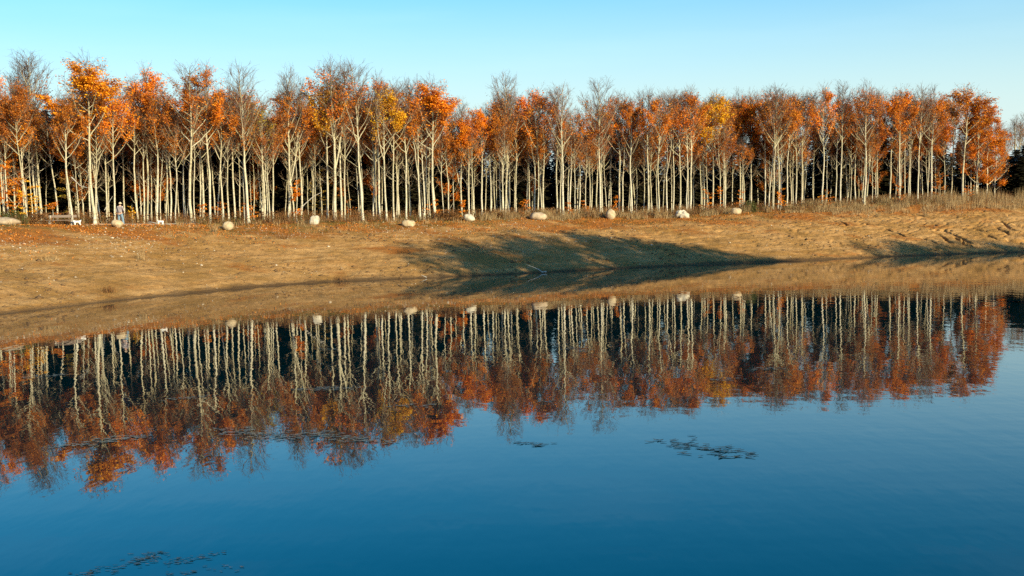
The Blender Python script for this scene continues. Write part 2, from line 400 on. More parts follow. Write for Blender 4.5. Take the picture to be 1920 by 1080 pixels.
# ------------------------------------------------------------------ boulder row geometry: depth of the wood's edge for a photo column
EDGE_X = [-400, -100, 15, 220, 427, 589, 766, 879, 1010, 1145, 1279, 1380, 1620, 1805, 1920, 2200]
EDGE_D = [70, 80, 84.5, 89.3, 93.5, 97.6, 101, 104.5, 107.4, 111, 113.6, 117, 122.5, 126, 128, 134]
def edge_depth(px): return float(np.interp(px, EDGE_X, EDGE_D))
SKY_X = [-60, 0, 50, 110, 165, 215, 265, 320, 365, 410, 455, 490, 533, 570, 612, 650, 690, 750, 810, 850, 890, 945, 1000, 1053, 1090, 1125, 1170, 1215, 1290, 1336, 1385, 1434, 1460, 1500, 1545, 1580, 1630, 1690, 1745, 1790, 1825, 1860, 1900, 2000]
SKY_Y = [110, 105, 84, 130, 98, 145, 110, 140, 112, 116, 106, 145, 120, 145, 105, 110, 104, 128, 130, 168, 188, 128, 155, 148, 180, 140, 165, 162, 157, 166, 162, 160, 152, 165, 150, 146, 148, 155, 150, 168, 152, 190, 235, 235]

# ------------------------------------------------------------------ beech templates
H0 = 12.0
def unit(v): return v / (np.linalg.norm(v) + 1e-9)
def beech_template(seed, leaf_n, z_lo=.40, z_hi=.86, fork=None, spread=1.0, low=3, leaf=.118, start=.42):
    rng = np.random.default_rng(seed)
    n = 16; z = np.linspace(0, .93 * H0, n)
    wob = np.cumsum(rng.normal(0, .020, (n, 2)), axis=0); wob -= np.linspace(0, 1, n)[:, None] * wob[-1] * .7
    wob += .045 * np.sin(z[:, None] * rng.uniform(.5, 1.0, 2) + rng.uniform(0, 6, 2)); wob -= wob[0]
    trunk = np.column_stack([wob, z])
    stems = [(trunk, 1.0)]
    if fork:
        k = int(fork * n); a = rng.uniform(0, 2 * np.pi)
        t = np.linspace(0, 1, n - k)[:, None]
        off = np.array([np.cos(a), np.sin(a)]) * rng.uniform(.9, 1.5)
        s2 = trunk[k:].copy(); s2[:, :2] += off * (1 - np.exp(-2.2 * t)) + rng.normal(0, .03, (n - k, 2)).cumsum(0); s2[0] = trunk[k]
        s2[:, 2] = trunk[k, 2] + (s2[:, 2] - trunk[k, 2]) * rng.uniform(.85, .98)
        stems.append((s2, .72))
    limbs = []; tw = Acc(); centres = []
    ga = rng.uniform(0, 6)
    for si, (st, rs) in enumerate(stems):
        nl = 23 if si == 0 else 13
        for i in range(nl):
            f = (.24 + .16 * rng.random() if i < low else start + (.93 - start) * (i / nl) ** .9) if si == 0 else .3 + .62 * i / nl
            fz = f * (len(st) - 1); k = int(fz); p = st[k] + (st[min(k + 1, len(st) - 1)] - st[k]) * (fz - k)
            zr = p[2] / H0
            if zr < .25 and low > 0: continue
            ga += 2.39996 + rng.normal(0, .3); dirh = np.array([math.cos(ga), math.sin(ga), 0])
            dead = i < low and low > 0
            L = (3.3 - 2.7 * (abs(zr - .47) / .45 if low > 0 or zr > .47 else .25)) * rng.uniform(.65, 1.2) * (.5 if dead else 1.0)
            L = max(L, .8)
            th0 = rad(rng.uniform(30, 60) if dead else rng.uniform(20, 44)); th1 = rad(rng.uniform(6, 24)) if not dead else th0 * .7
            m = 8; pts = [p]; R = []
            sp = spread * (1.0 if si == 0 else .8)
            for q in range(m):
                th = th0 + (th1 - th0) * q / (m - 1)
                d = unit(dirh * math.sin(th) * sp + np.array([0, 0, math.cos(th)]))
                d = unit(d + rng.normal(0, .07 if not dead else .16, 3)); pts.append(pts[-1] + d * L / m)
            pts = np.array(pts); r0 = (.013 + .012 * L / 2.5) * (1.15 - .6 * zr) * (1.0 if dead else 1.5)
            R = np.linspace(r0, .007, m + 1)
            limbs.append((pts, R, L, zr))
            # twigs on the limb
            if dead: cnt = 3
            else: cnt = int(4 + L * 3.4)
            for q in range(cnt):
                u = rng.uniform(.28, 1.0); kk = u * m; k2 = min(int(kk), m - 1); bp = pts[k2] + (pts[k2 + 1] - pts[k2]) * (kk - k2)
                ld = unit(pts[k2 + 1] - pts[k2])
                d = unit(ld + rng.normal(0, .55, 3) * np.array([1, 1, .5]) + np.array([0, 0, .35]))
                tl = rng.uniform(.45, 1.15) * (1.1 - .25 * u)
                p1 = bp + d * tl * .5; d2 = unit(d + rng.normal(0, .18, 3) + np.array([0, 0, .15])); p2 = p1 + d2 * tl * .5
                tw.tube([bp, p1, p2], [.010, .007, .0035], 3)
                segs = [(bp, p1), (p1, p2)]
                for w in range(3):
                    b2 = bp + (p2 - bp) * rng.uniform(.3, .95); d3 = unit(d2 + rng.normal(0, .5, 3)); e2 = b2 + d3 * rng.uniform(.25, .55)
                    tw.tube([b2, (b2 + e2) / 2 + rng.normal(0, .015, 3), e2], [.006, .0045, .0028], 3)
                    segs.append((b2, e2))
                if not dead: centres += segs
        # twig broom at the leader's tip
        tip = st[-1]
        for q in range(46):
            kk = rng.uniform(.72, 1.0) * (len(st) - 1); k2 = min(int(kk), len(st) - 2); bp = st[k2] + (st[k2 + 1] - st[k2]) * (kk - k2)
            d = unit(np.array([rng.normal(0, .5), rng.normal(0, .5), rng.uniform(.45, 1.1)])); tl = rng.uniform(.5, 1.3)
            p1 = bp + d * tl * .55; p2 = p1 + unit(d + rng.normal(0, .22, 3) + np.array([0, 0, .25])) * tl * .45
            tw.tube([bp, p1, p2], [.012, .008, .0035], 3)
            for w in range(3):
                b2 = bp + (p2 - bp) * rng.uniform(.35, .95); e2 = b2 + unit(d + rng.normal(0, .45, 3)) * rng.uniform(.25, .5)
                tw.tube([b2, (b2 + e2) / 2, e2], [.006, .0045, .0028], 3); centres.append((b2, e2))
            centres.append((p1, p2))
    A = np.array([c[0] for c in centres]); B = np.array([c[1] for c in centres])
    zm = (A[:, 2] + B[:, 2]) / 2 / H0
    cl = np.array([float(vnoise(np.array([x * 1.1 + seed]), np.array([y * 1.1 + zz * .9]))[0]) for x, y, zz in A])   # clumps
    w = np.clip((zm - z_lo) / .10, 0, 1) * np.clip((z_hi - zm) / .10, 0, 1) * np.clip(.35 + 1.5 * cl, .02, 2) * np.clip(np.hypot(A[:, 0], A[:, 1]) / .9, .2, 1) + 1e-6
    pick = rng.choice(len(A), leaf_n, p=w / w.sum())
    t = rng.uniform(0, 1.05, leaf_n)[:, None]
    C = A[pick] * (1 - t) + B[pick] * t + rng.normal(0, .11, (leaf_n, 3)) * np.array([1, 1, .45])
    V, Q = leaf_quads(C, leaf, rng, up=.4, aspect=.6)
    T = dict(stems=stems)
    T['crown'] = mesh_np('crown', V, Q, mat=LEAF)
    T['twigs'] = tw.mesh('twigs', TWIG)
    big = sorted(limbs, key=lambda l: -l[2] * (1.4 - l[3]))
    T['limbs'] = []
    for pts, R, L, zr in big[:7]:
        a = Acc(); a.tube(pts, R, 5); T['limbs'].append(a.mesh('limb', BARK, True))
    a = Acc()
    for pts, R, L, zr in big[7:]: a.tube(pts, R, 4)
    T['small'] = a.mesh('branches', BARK, True)
    a = Acc()
    for pts, R, L, zr in limbs: a.tube(pts, R, 4)
    T['all'] = a.mesh('branches', BARK, True)
    return T
def trunk_mesh(T, diam, sz):
    """diam: wanted trunk width in metres after the tree is scaled by sz"""
    a = Acc(); r0 = diam / 2 / sz
    for si, (st, rs) in enumerate(T['stems']):
        zz = st[:, 2] / H0
        R = r0 * rs * np.maximum(1 - zz * .98, .04) ** .75
        if si == 0: R = R * (1 + .35 * np.exp(-st[:, 2] / .2))
        a.tube(st, np.maximum(R, .012), 8)
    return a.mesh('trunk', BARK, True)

KINDS = {
    'bare':   [beech_template(s, n, .45, .84, spread=1.4) for s, n in ((1, 420), (2, 700), (3, 260))] + [beech_template(4, 500, .45, .9, fork=.3)],
    'orange': [beech_template(s, 7600, .49, .98, spread=1.9) for s in (11, 12, 14)] + [beech_template(13, 7000, .52, .96, fork=.45, spread=1.6)],
    'rust':   [beech_template(s, n, .54, .93, spread=1.45) for s, n in ((21, 2900), (22, 3700), (23, 1900), (25, 3000))] + [beech_template(24, 3000, .54, .92, fork=.36, spread=1.3)],
    'hero':   [beech_template(41, 13500, .42, .98, spread=1.7), beech_template(42, 12000, .50, .97, spread=1.7)],
    'skirt':  [beech_template(s, 11000, .14, .90, spread=1.35, low=0, start=.12) for s in (31, 32)],
}
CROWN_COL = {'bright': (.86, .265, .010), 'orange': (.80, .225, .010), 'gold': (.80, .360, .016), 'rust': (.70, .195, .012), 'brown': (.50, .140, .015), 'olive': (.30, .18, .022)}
rt = random.Random(99)
ALL_TREES = []
def near_mark(px): return min(LAND, key=lambda l: abs(l[0] - px))[1]
def plant(kind, P, lean, H, diam, colour, front, idx=None, name='beech_tree', wide=1.0):
    ts = KINDS[kind]; T = ts[idx if idx is not None else rt.randrange(len(ts))]
    sz = H / H0; sxy = sz * rt.uniform(.88, 1.15) * wide
    root = empty(name, P)
    zax = Vector((lean[0], lean[1], 1)).normalized()
    q = Vector((0, 0, 1)).rotation_difference(zax)
    root.rotation_mode = 'QUATERNION'
    from mathutils import Quaternion
    root.rotation_quaternion = q @ Quaternion((0, 0, 1), rt.uniform(0, 6.283))
    root.scale = (sxy, sxy, sz)
    obj('trunk', trunk_mesh(T, diam, sxy), root)
    if front:
        for me in T['limbs']: obj('limb', me, root)
        setp(obj('branches', T['small'], root), kind='stuff')
    else:
        setp(obj('branches', T['all'], root), kind='stuff')
    setp(obj('twigs', T['twigs'], root), kind='stuff')
    c = obj('crown', T['crown'], root); c['kind'] = 'stuff'
    b = CROWN_COL[colour]; j = rt.uniform(.85, 1.15)
    c.color = (b[0] * j, b[1] * j * rt.uniform(.88, 1.12), b[2], 1)
    ALL_TREES.append((P.x, P.y))
    return root

# photo positions of the edge trees: strip origin, base x, base y, x where the stem crosses the strip's top, width (all in enlarged strip pixels), crown
Z = 5.683
TREES = [
 (0, [(-200,860,-180,30,'rust','orange',100),(-60,850,-90,30,'skirt','orange',None),(40,870,10,22,'rust','rust',None),(165,850,110,28,'skirt','orange',185),(385,860,310,38,'bare','brown',100),(440,870,365,38,'bare','brown',84),(610,885,495,24,'rust','brown',None),
      (770,985,705,32,'rust','rust',165),(970,900,900,26,'rust','orange',None),(1010,960,960,42,'hero','bright',96),(1065,905,985,22,'rust','brown',None),
      (1220,940,1200,26,'rust','orange',150),(1325,860,1300,25,'rust','brown',None)]),
 (240, [(105,920,50,28,'rust','orange',140),(170,920,150,24,'bare','brown',None),(210,915,180,34,'orange','orange',112),(250,900,230,18,'rust','brown',None),(310,940,300,30,'rust','rust',150),
      (345,930,380,16,'bare','brown',None),(410,930,400,26,'rust','rust',None),(450,905,440,24,'rust','brown',None),(505,945,495,20,'rust','brown',None),(600,945,600,14,'rust','brown',None),
      (685,960,680,42,'rust','rust',110),(710,950,700,16,'bare','brown',None),(765,940,750,20,'rust','rust',None),(810,900,760,34,'rust','brown',None),(870,955,840,32,'orange','orange',114),
      (955,910,985,18,'rust','brown',None),(1012,945,1000,28,'rust','rust',165),(1075,935,1070,22,'rust','brown',None),(1140,920,1120,28,'rust','rust',150),(1190,900,1185,18,'rust','brown',None),
      (1240,955,1240,20,'bare','brown',None),(1285,965,1225,40,'bare','rust',105),(1335,890,1320,16,'rust','rust',None)]),
 (480, [(85,955,60,30,'rust','olive',172),(145,955,105,18,'rust','brown',None),(178,955,195,26,'rust','brown',None),(350,955,325,32,'bare','brown',118),(405,945,360,24,'rust','rust',150),(430,945,410,14,'rust','brown',None),
      (475,940,450,28,'rust','rust',160),(605,905,595,18,'rust','brown',None),(760,945,760,32,'orange','gold',132),(845,970,810,46,'rust','rust',104),(910,955,905,30,'rust','rust',150),(945,960,935,26,'bare','brown',None),
      (1090,895,1060,16,'rust','brown',None),(1140,970,1070,34,'bare','rust',102),(1250,945,1240,22,'rust','brown',None),(1285,930,1275,16,'rust','brown',None),(1315,950,1300,32,'rust','orange',128)]),
 (720, [(28,950,10,28,'orange','gold',150),(105,950,100,24,'bare','rust',140),(145,890,190,14,'rust','brown',None),(240,935,205,28,'rust','rust',148),(280,900,255,16,'rust','brown',None),(385,940,370,26,'rust','orange',140),
      (420,930,400,24,'rust','brown',None),(435,930,460,18,'bare','brown',None),(490,900,480,18,'rust','brown',None),(540,950,525,34,'hero','bright',140),(635,910,610,16,'rust','brown',None),(680,900,655,20,'orange','orange',185),
      (735,885,740,14,'rust','brown',None),(828,890,840,26,'bare','brown',178),(905,905,895,26,'orange','orange',205),(1045,895,1020,26,'orange','orange',195),(1080,850,1065,16,'rust','brown',None),(1135,890,1120,20,'bare','rust',185),
      (1180,880,1180,16,'rust','brown',None),(1245,900,1230,18,'rust','rust',None),(1270,900,1255,20,'rust','brown',None),(1300,890,1295,28,'bare','rust',128),(1330,885,1330,26,'rust','rust',160)]),
 (960, [(47,860,45,20,'rust','rust',None),(165,830,175,24,'rust','orange',168),(240,870,235,26,'rust','rust',None),(275,880,270,22,'orange','orange',155),(315,870,300,16,'rust','brown',None),(340,870,350,26,'rust','rust',170),
      (478,880,485,24,'rust','rust',180),(515,900,525,18,'bare','brown',None),(545,915,535,30,'bare','rust',146),(605,870,600,20,'rust','brown',None),(625,890,630,24,'rust','rust',195),(670,890,660,16,'rust','brown',None),
      (715,870,715,20,'rust','rust',200),(785,890,800,16,'rust','brown',None),(822,850,830,16,'rust','brown',None),(905,860,900,22,'rust','orange',180),(935,900,920,28,'bare','brown',138),(960,900,960,18,'rust','brown',None),
      (1005,850,970,12,'bare','brown',None),(1050,800,1060,16,'rust','brown',None),(1140,870,1130,28,'rust','orange',165),(1185,860,1195,22,'orange','orange',172),(1275,890,1275,26,'rust','rust',172),(1260,860,1260,14,'bare','brown',None)]),
 (1200, [(35,840,35,16,'rust','brown',None),(88,870,80,28,'rust','orange',160),(125,850,120,16,'rust','brown',None),(200,890,205,20,'rust','rust',168),(180,840,190,14,'rust','brown',None),(245,780,240,12,'rust','brown',None),
      (290,850,280,22,'rust','rust',165),(335,740,320,14,'rust','brown',None),(350,840,360,20,'bare','rust',160),(415,865,415,24,'rust','orange',165),(440,810,430,14,'rust','brown',None),(497,865,500,20,'rust','rust',158),
      (540,855,535,30,'rust','rust',155),(570,800,570,14,'rust','brown',None),(650,790,655,18,'orange','orange',180),(685,820,680,20,'orange','bright',185),(705,790,705,14,'rust','brown',None),(773,850,780,24,'orange','gold',164),
      (855,830,835,16,'rust','orange',170),(888,800,885,20,'rust','rust',175),(985,770,985,16,'rust','rust',180),(1062,790,1055,22,'rust','orange',162),(1090,780,1095,20,'orange','orange',175),(1110,760,1115,18,'rust','brown',None),
      (1170,780,1165,22,'rust','rust',165),(1185,780,1190,20,'rust','brown',None),(1255,750,1265,14,'rust','brown',None),(1330,820,1340,22,'orange','orange',160)]),
 (1440, [(10,790,60,18,'rust','rust',155),(55,805,80,20,'bare','rust',150),(105,790,115,22,'rust','orange',165),(135,780,140,14,'rust','brown',None),(200,790,235,20,'rust','rust',165),(295,770,305,22,'orange','rust',165),
      (265,760,265,14,'rust','brown',None),(355,775,370,20,'rust','rust',168),(490,720,490,16,'rust','rust',170),(578,790,580,24,'rust','orange',150),(665,680,670,14,'rust','brown',None),(718,760,735,18,'rust','rust',165),
      (768,790,785,22,'bare','orange',144),(855,690,860,14,'rust','brown',None),(932,770,950,22,'rust','rust',160),(1025,820,1040,26,'rust','rust',146),(1048,770,1080,24,'rust','brown',160),(1165,720,1190,16,'rust','rust',165),(1295,760,1320,24,'rust','rust',165)]),
 (1680, [(35,800,40,28,'orange','orange',155),(95,740,110,16,'rust','rust',160),(130,760,140,20,'rust','rust',165),(150,730,165,14,'rust','brown',None),(230,770,255,22,'bare','rust',150),(280,690,290,14,'rust','rust',170),
      (370,770,400,26,'rust','orange',156),(480,650,490,14,'rust','rust',175),(590,690,610,18,'rust','orange',168),(705,760,740,30,'orange','rust',152),
      (860,760,880,20,'skirt','orange',172),(960,755,985,18,'skirt','orange',196),(1050,730,1070,16,'skirt','orange',226),(1120,700,1130,14,'skirt','rust',262)]),
]
FRONT_MAX = {0: 960, 240: 960, 480: 970, 720: 950, 960: 915, 1200: 890, 1440: 820, 1680: 800}
WORDS = {'bright': 'vivid orange', 'orange': 'orange', 'gold': 'golden orange', 'rust': 'rust red', 'brown': 'dull brown', 'olive': 'olive gold'}
edge = []
for x0, rows in TREES:
    for zx, zy, zt, w, kind, colour, top in rows:
        px, py = x0 + zx / Z, 240 + zy / Z
        off = 2.2 + max(0, FRONT_MAX[x0] - zy) * .075 + rt.uniform(-.3, .3)
        Y = edge_depth(px) + off
        g = pix_at_depth(px, py, Y); g.z = gz(g.x, g.y) - .06
        t = pix_at_depth(x0 + zt / Z, 240, Y)
        lean = ((t.x - g.x) / max(1, t.z - g.z), rt.uniform(-.03, .03))
        if top is None: top = float(np.interp(px, SKY_X, SKY_Y)) + rt.uniform(35, 95)
        tp = pix_at_depth(px, top, Y)
        H = (tp.z - g.z) * 1.0
        diam = w / Z / F_PX * Y * .80
        edge.append(dict(px=px, P=g, lean=lean, H=H, diam=diam, kind=kind, colour=colour, Y=Y, w=w))
edge.sort(key=lambda e: e['px'])
LAND = [(15, 'long flat boulder'), (113, 'wooden bench'), (226, 'person in the plaid shirt'), (302, 'brown-headed white dog'), (427, 'round cream boulder'), (589, 'blocky upright boulder'),
        (766, 'squat slab boulder'), (879, 'sloping boulder'), (1010, 'broad pinkish boulder'), (1145, 'egg-shaped boulder'), (1279, 'jagged pale rock'), (1380, 'half-buried dome boulder'), (1900, 'right end of the wood')]
ORD = ['', 'first', 'second', 'third', 'fourth', 'fifth', 'sixth', 'seventh', 'eighth', 'ninth', 'tenth', 'eleventh', 'twelfth', 'thirteenth', 'fourteenth', 'fifteenth', 'sixteenth', 'seventeenth', 'eighteenth', 'nineteenth', 'twentieth', 'twenty-first', 'twenty-second', 'twenty-third', 'twenty-fourth', 'twenty-fifth', 'twenty-sixth', 'twenty-seventh', 'twenty-eighth', 'twenty-ninth', 'thirtieth']
for i, e in enumerate(edge):
    best = None
    for lx, ln in LAND:
        if e['px'] >= lx: r = sum(1 for o in edge if lx <= o['px'] <= e['px']); side = 'right'
        else: r = sum(1 for o in edge if e['px'] <= o['px'] < lx); side = 'left'
        if best is None or r < best[0]: best = (r, side, ln)
    size = 'stout' if e['w'] >= 36 else ('slim' if e['w'] < 19 else 'pale')
    top = 'mostly bare crown' if e['kind'] == 'bare' else WORDS[e['colour']] + (' low crown' if e['kind'] == 'skirt' else ' crown')
    lab = '%s beech, %s, %s trunk %s of the %s' % (size, top, ORD[best[0]], best[1], best[2])
    wide = next((f for x, f in ((178, 1.45), (77, 1.3), (277, 1.2), (360, 1.35), (466, 1.2), (629, 1.3), (815, 1.35), (1804, 1.45), (1831, 1.4), (1849, 1.4), (1865, 1.3)) if abs(e['px'] - x) < 2.5), 1.0)
    o = plant(e['kind'], e['P'], e['lean'], e['H'], e['diam'], e['colour'], True, wide=wide)
    setp(o, lab, 'tree', 'beeches along the edge of the wood')

# beeches deeper in the wood, filling the canopy behind the edge
rb = random.Random(4)
n_in = 0
for k in range(900):
    if n_in >= 134: break
    px = rb.uniform(-70, 1880); off = rb.uniform(3.5, 14); Y = edge_depth(px) + off
    p = pix_at_depth(px, 390, Y)
    if any((p.x - a) ** 2 + (p.y - b) ** 2 < 1.5 for a, b in ALL_TREES): continue
    p.z = gz(p.x, p.y) - .05
    top = float(np.interp(px, SKY_X, SKY_Y)) + rb.uniform(45, 100)
    H = pix_at_depth(px, top, Y).z - p.z
    if px > 1840: H *= .8
    col_in = rb.choice(['rust', 'brown', 'brown', 'rust', 'orange'])
    o = plant(rb.choice(['rust', 'rust', 'rust', 'orange', 'skirt'] if off > 9 else ['rust', 'rust', 'orange']), p, (rb.uniform(-.05, .05), 0), H, rb.uniform(.07, .16), col_in, False)
    setp(o, '%s beech inside the wood behind the %s' % (WORDS[col_in], near_mark(px)), 'tree', 'beeches inside the wood'); n_in += 1

# ------------------------------------------------------------------ spruces: the dark heart of the wood
def spruce_template(seed, H=10.0, R=2.3):
    rng = np.random.default_rng(seed); C = []; U = []
    a = Acc(); a.tube([(0, 0, 0), (0, 0, H * .5), (0, 0, H)], [.13, .08, .01], 6); tr = a.mesh('trunk', SPRUCE_BARK, True)
    V = []; 
    for z in np.arange(.5, H, .26):
        r = R * (1 - z / H) ** .8 + .12
        for b in range(7):
            an = rng.uniform(0, 2 * np.pi); L = r * rng.uniform(.7, 1.1); d = np.array([math.cos(an), math.sin(an), -.25])
            for t in np.linspace(.15, 1, max(3, int(L / .2))):
                c = np.array([0, 0, z]) + d * L * t + rng.normal(0, .06, 3)
                s = np.array([-d[1], d[0], 0]) * (.22 + .12 * (1 - t)); f = d * .22
                V += [c - f, c + s + np.array([0, 0, -.1]), c + f, c - s + np.array([0, 0, -.1])]
    V = np.array(V); Q = np.arange(len(V)).reshape(-1, 4)
    return tr, mesh_np('crown', V, Q, mat=SPRUCE)
SP = [spruce_template(51), spruce_template(52, 10, 2.0)]
n_sp = 0; SPP = []
def plant_spruce(p, H, label, group, wide=1.0):
    tr, cr = SP[rb.randrange(2)]
    r = empty('spruce_tree', p); r.scale = (H / 10 * wide, H / 10 * wide, H / 10); r.rotation_euler.z = rb.uniform(0, 6)
    obj('trunk', tr, r); setp(obj('crown', cr, r), kind='stuff')
    setp(r, label, 'tree', group)
for off0, step in ((15, 30), (20, 27), (26, 25)):
    for px in np.arange(-120, 1895, step):
        px = float(px) + rb.uniform(-9, 9); Y = edge_depth(px) + off0 + rb.uniform(-2, 2); p = pix_at_depth(px, 390, Y); p.z = gz(p.x, p.y) - .05
        top = float(np.interp(px, SKY_X, SKY_Y)) + rb.uniform(75, 125)
        plant_spruce(p, pix_at_depth(px, top, Y).z - p.z, 'dark spruce deep in the wood behind the %s' % near_mark(px), 'spruces behind the beeches', 1.2)
for px, top, off in ((1900, 300, 9), (1914, 292, 8), (1930, 285, 10), (1893, 292, 12), (1905, 280, 16), (1921, 272, 18), (1938, 262, 20), (1958, 268, 16), (1982, 250, 24), (2010, 255, 20), (2040, 248, 22)):
    Y = edge_depth(px) + off; p = pix_at_depth(px, 380, Y); p.z = gz(p.x, p.y) - .05
    plant_spruce(p, pix_at_depth(px, top, Y).z - p.z, 'low dark evergreen in the shaded corner at the right end', 'evergreens in the right-hand corner', 2.6)
for px, top, off in ((1884, 232, 44), (1903, 212, 40), (1917, 205, 46), (1935, 215, 42), (1962, 200, 45), (1990, 210, 42)):
    Y = edge_depth(px) + off; p = pix_at_depth(px, 380, Y); p.z = gz(p.x, p.y) - .05
    o = plant('bare', p, (rb.uniform(-.04, .04), 0), pix_at_depth(px, top, Y).z - p.z, .35, 'brown', False)
    setp(o, 'distant leafless tree beyond the right end of the wood', 'tree', 'bare trees in the far distance')

# ------------------------------------------------------------------ tall trees on the near shore to the right: their shade lies on the bank
def shore_tree(seed, H=18.0, R=4.0):
    rng = np.random.default_rng(seed)
    a = Acc(); a.tube([(0, 0, 0), (.1, 0, H * .4), (0, .1, H * .8)], [.35, .25, .06], 8)
    tr = a.mesh('trunk', SPRUCE_BARK, True)
    n = 3900; d = rng.normal(size=(n, 3)); d /= np.linalg.norm(d, axis=1)[:, None]
    rr = rng.uniform(.25, 1, n) ** .5
    C = d * rr[:, None] * np.array([R, R, H * .40]); C[:, 2] += H * .59
    k = np.array([float(vnoise(np.array([x * .6 + seed]), np.array([y * .6 + zz * .4]))[0]) for x, y, zz in C])
    C = C[k > .02]
    V, Q = leaf_quads(C, .5, rng, aspect=.7)
    return tr, mesh_np('crown', V, Q, mat=SHADE_LEAF)
ST = [shore_tree(61), shore_tree(62, 18, 3.6)]
sh = Vector((math.sin(SUN_AZ), -math.cos(SUN_AZ))); LEN = 58.0; RISE = LEN * math.tan(SUN_EL)
SHADE_X = [-10, -4.5, -1.5, 2.5, 7, 11.5, 17, 22, 28, 31.5, 33.5, 38.5, 44, 50]
SHADE_Y = [95, 95.5, 97.5, 103, 104, 102, 101, 100, 101, 106, 108, 109.5, 111, 112]
SHADE_Z = [2.5, 3.0, 3.7, 3.8, 3.2, 2.4, 1.6, .9, -.4, 1.2, 2.9, 2.5, 2.0, 1.8]
for x in list(np.arange(-9.5, 24, 2.1)) + list(np.arange(33, 53, 1.9)):
    y = float(np.interp(x, SHADE_X, SHADE_Y)) + rb.uniform(-1, 1); z = float(np.interp(x, SHADE_X, SHADE_Z)) + rb.uniform(-.5, .15)
    bx, by = x + sh.x * LEN, y + sh.y * LEN; g0 = max(gz(bx, by), 0) - .1
    Ht = z + RISE - g0
    tr, cr = ST[rb.randrange(2)]; r = empty('shore_tree', (bx, by, g0)); r.scale = (Ht / 18,) * 3; r.rotation_euler.z = rb.uniform(0, 6)
    obj('trunk', tr, r); setp(obj('crown', cr, r), kind='stuff')
    setp(r, 'tall broad-crowned tree on the near shore shading the opposite bank', 'tree', 'trees of the near shore')
# ------------------------------------------------------------------ boulders
def mat_rock(name, a, b):
    m, nt, bs, _ = new_mat(name)
    tc = nt.nodes.new('ShaderNodeTexCoord'); n = noise(nt, tc.outputs['Object'], 3.0, 5, .65); n2 = noise(nt, tc.outputs['Object'], 14, 3)
    c = mixc(nt, ramp(nt, n, [(.35, (0, 0, 0)), (.65, (1, 1, 1))]).outputs[0], a, b)
    c = mixc(nt, ramp(nt, n2, [(.30, (.6, .6, .6)), (.42, (0, 0, 0))]).outputs[0], c, tuple(x * .4 for x in a))
    nt.links.new(c, bs.inputs['Base Color'])
    bp = N(nt, 'ShaderNodeBump', Strength=.6, Distance=.04); nt.links.new(n, bp.inputs['Height']); nt.links.new(bp.outputs[0], bs.inputs['Normal'])
    return m
ROCK = mat_rock('granite_cream', (.34, .25, .15), (.56, .45, .30)); ROCK_P = mat_rock('granite_pink', (.32, .23, .15), (.50, .39, .27))
ROCK_W = mat_rock('limestone_white', (.36, .31, .24), (.62, .56, .45))
def boulder(px, y_top, y_bot, w_px, label, mat, seed, power=2.4, taper=0.0, shear=0.0, rough=.06, narrow_base=0.0, depth_off=0.0):
    Y = edge_depth(px) + depth_off; g = pix_at_depth(px, y_bot, Y)
    ground = gz(g.x, Y); W = w_px / F_PX * Y; Hh = (y_bot - y_top) / F_PX * Y
    rng = np.random.default_rng(seed); nu, nv = 28, 16; V = []
    for j in range(nv + 1):
        ph = math.pi * j / nv
        for i in range(nu):
            th = 2 * math.pi * i / nu
            d = np.array([math.sin(ph) * math.cos(th), math.sin(ph) * math.sin(th), -math.cos(ph)])
            r = 1 / (np.abs(d) ** power).sum() ** (1 / power)
            p = d * r
            k = float(vnoise(np.array([d[0] * 2.1 + seed * 3]), np.array([d[1] * 2.1 + d[2] * 1.7 + seed]))[0]) + .5 * float(vnoise(np.array([d[0] * 5 + seed]), np.array([d[1] * 5 + d[2] * 4.3]))[0])
            k3 = float(vnoise(np.array([d[0] * 9 + seed]), np.array([d[1] * 9 + d[2] * 8.1]))[0])
            p = p * (1 + rough * (k * 2.2 + .35 * k3))
            x, y, z = p
            f = 1 - taper * max(0, z) - narrow_base * max(0, -z)
            V.append((x * f * W / 2 + shear * z * W / 2, y * f * W * .42, (z * .5 + .5) * Hh))
    Q = [(j * nu + i, j * nu + (i + 1) % nu, (j + 1) * nu + (i + 1) % nu, (j + 1) * nu + i) for j in range(nv) for i in range(nu)]
    o = obj('boulder', mesh_np('boulder', V, Q, mat=mat, smooth=True), loc=(g.x, Y, ground - .06 * Hh)); o.scale.z = 1.06
    setp(o, label, 'boulder', 'boulders set out along the top of the bank')
boulder(10, 404, 419, 46, 'long flat cream boulder at the far left end of the row', ROCK_P, 1, 2.6, .25, 0, .05)
boulder(220, 409, 424, 22.5, 'rounded tan boulder hiding the lower leg of the person in plaid', ROCK, 2, 2.2, .05, -.12, .05, .45, -1.6)
boulder(427.5, 406, 422, 21.5, 'round cream boulder standing alone on the grassy crest', ROCK, 3, 2.6, .12, 0, .04, .25, -1.2)
boulder(589.5, 399.5, 415, 17.5, 'blocky upright cream boulder with a square-cut top', ROCK_W, 4, 4.5, .12, .18, .05)
boulder(766, 408, 420, 22, 'squat slab boulder lying on orange leaves', ROCK, 5, 4.0, .05, 0, .07, 0, -1.2)
boulder(879, 400, 413, 20, 'sloping pale boulder half hidden by the rusty bush', ROCK_W, 6, 2.8, .15, -.22, .06)
boulder(1009.5, 395, 409, 30, 'broad low pinkish boulder among dry grass', ROCK_P, 7, 2.8, .15, -.05, .06)
boulder(1145, 388, 406.5, 18.5, 'upright egg-shaped boulder pale on its right face', ROCK, 8, 2.2, .22, 0, .03)
boulder(1278.5, 392, 404, 19.5, 'jagged pale grey rock with dark pits', ROCK_W, 9, 3.2, .2, -.1, .22)
boulder(1380, 388, 401, 21, 'half-buried dome boulder beside the green bush', ROCK, 10, 2.2, .05, .05, .04)

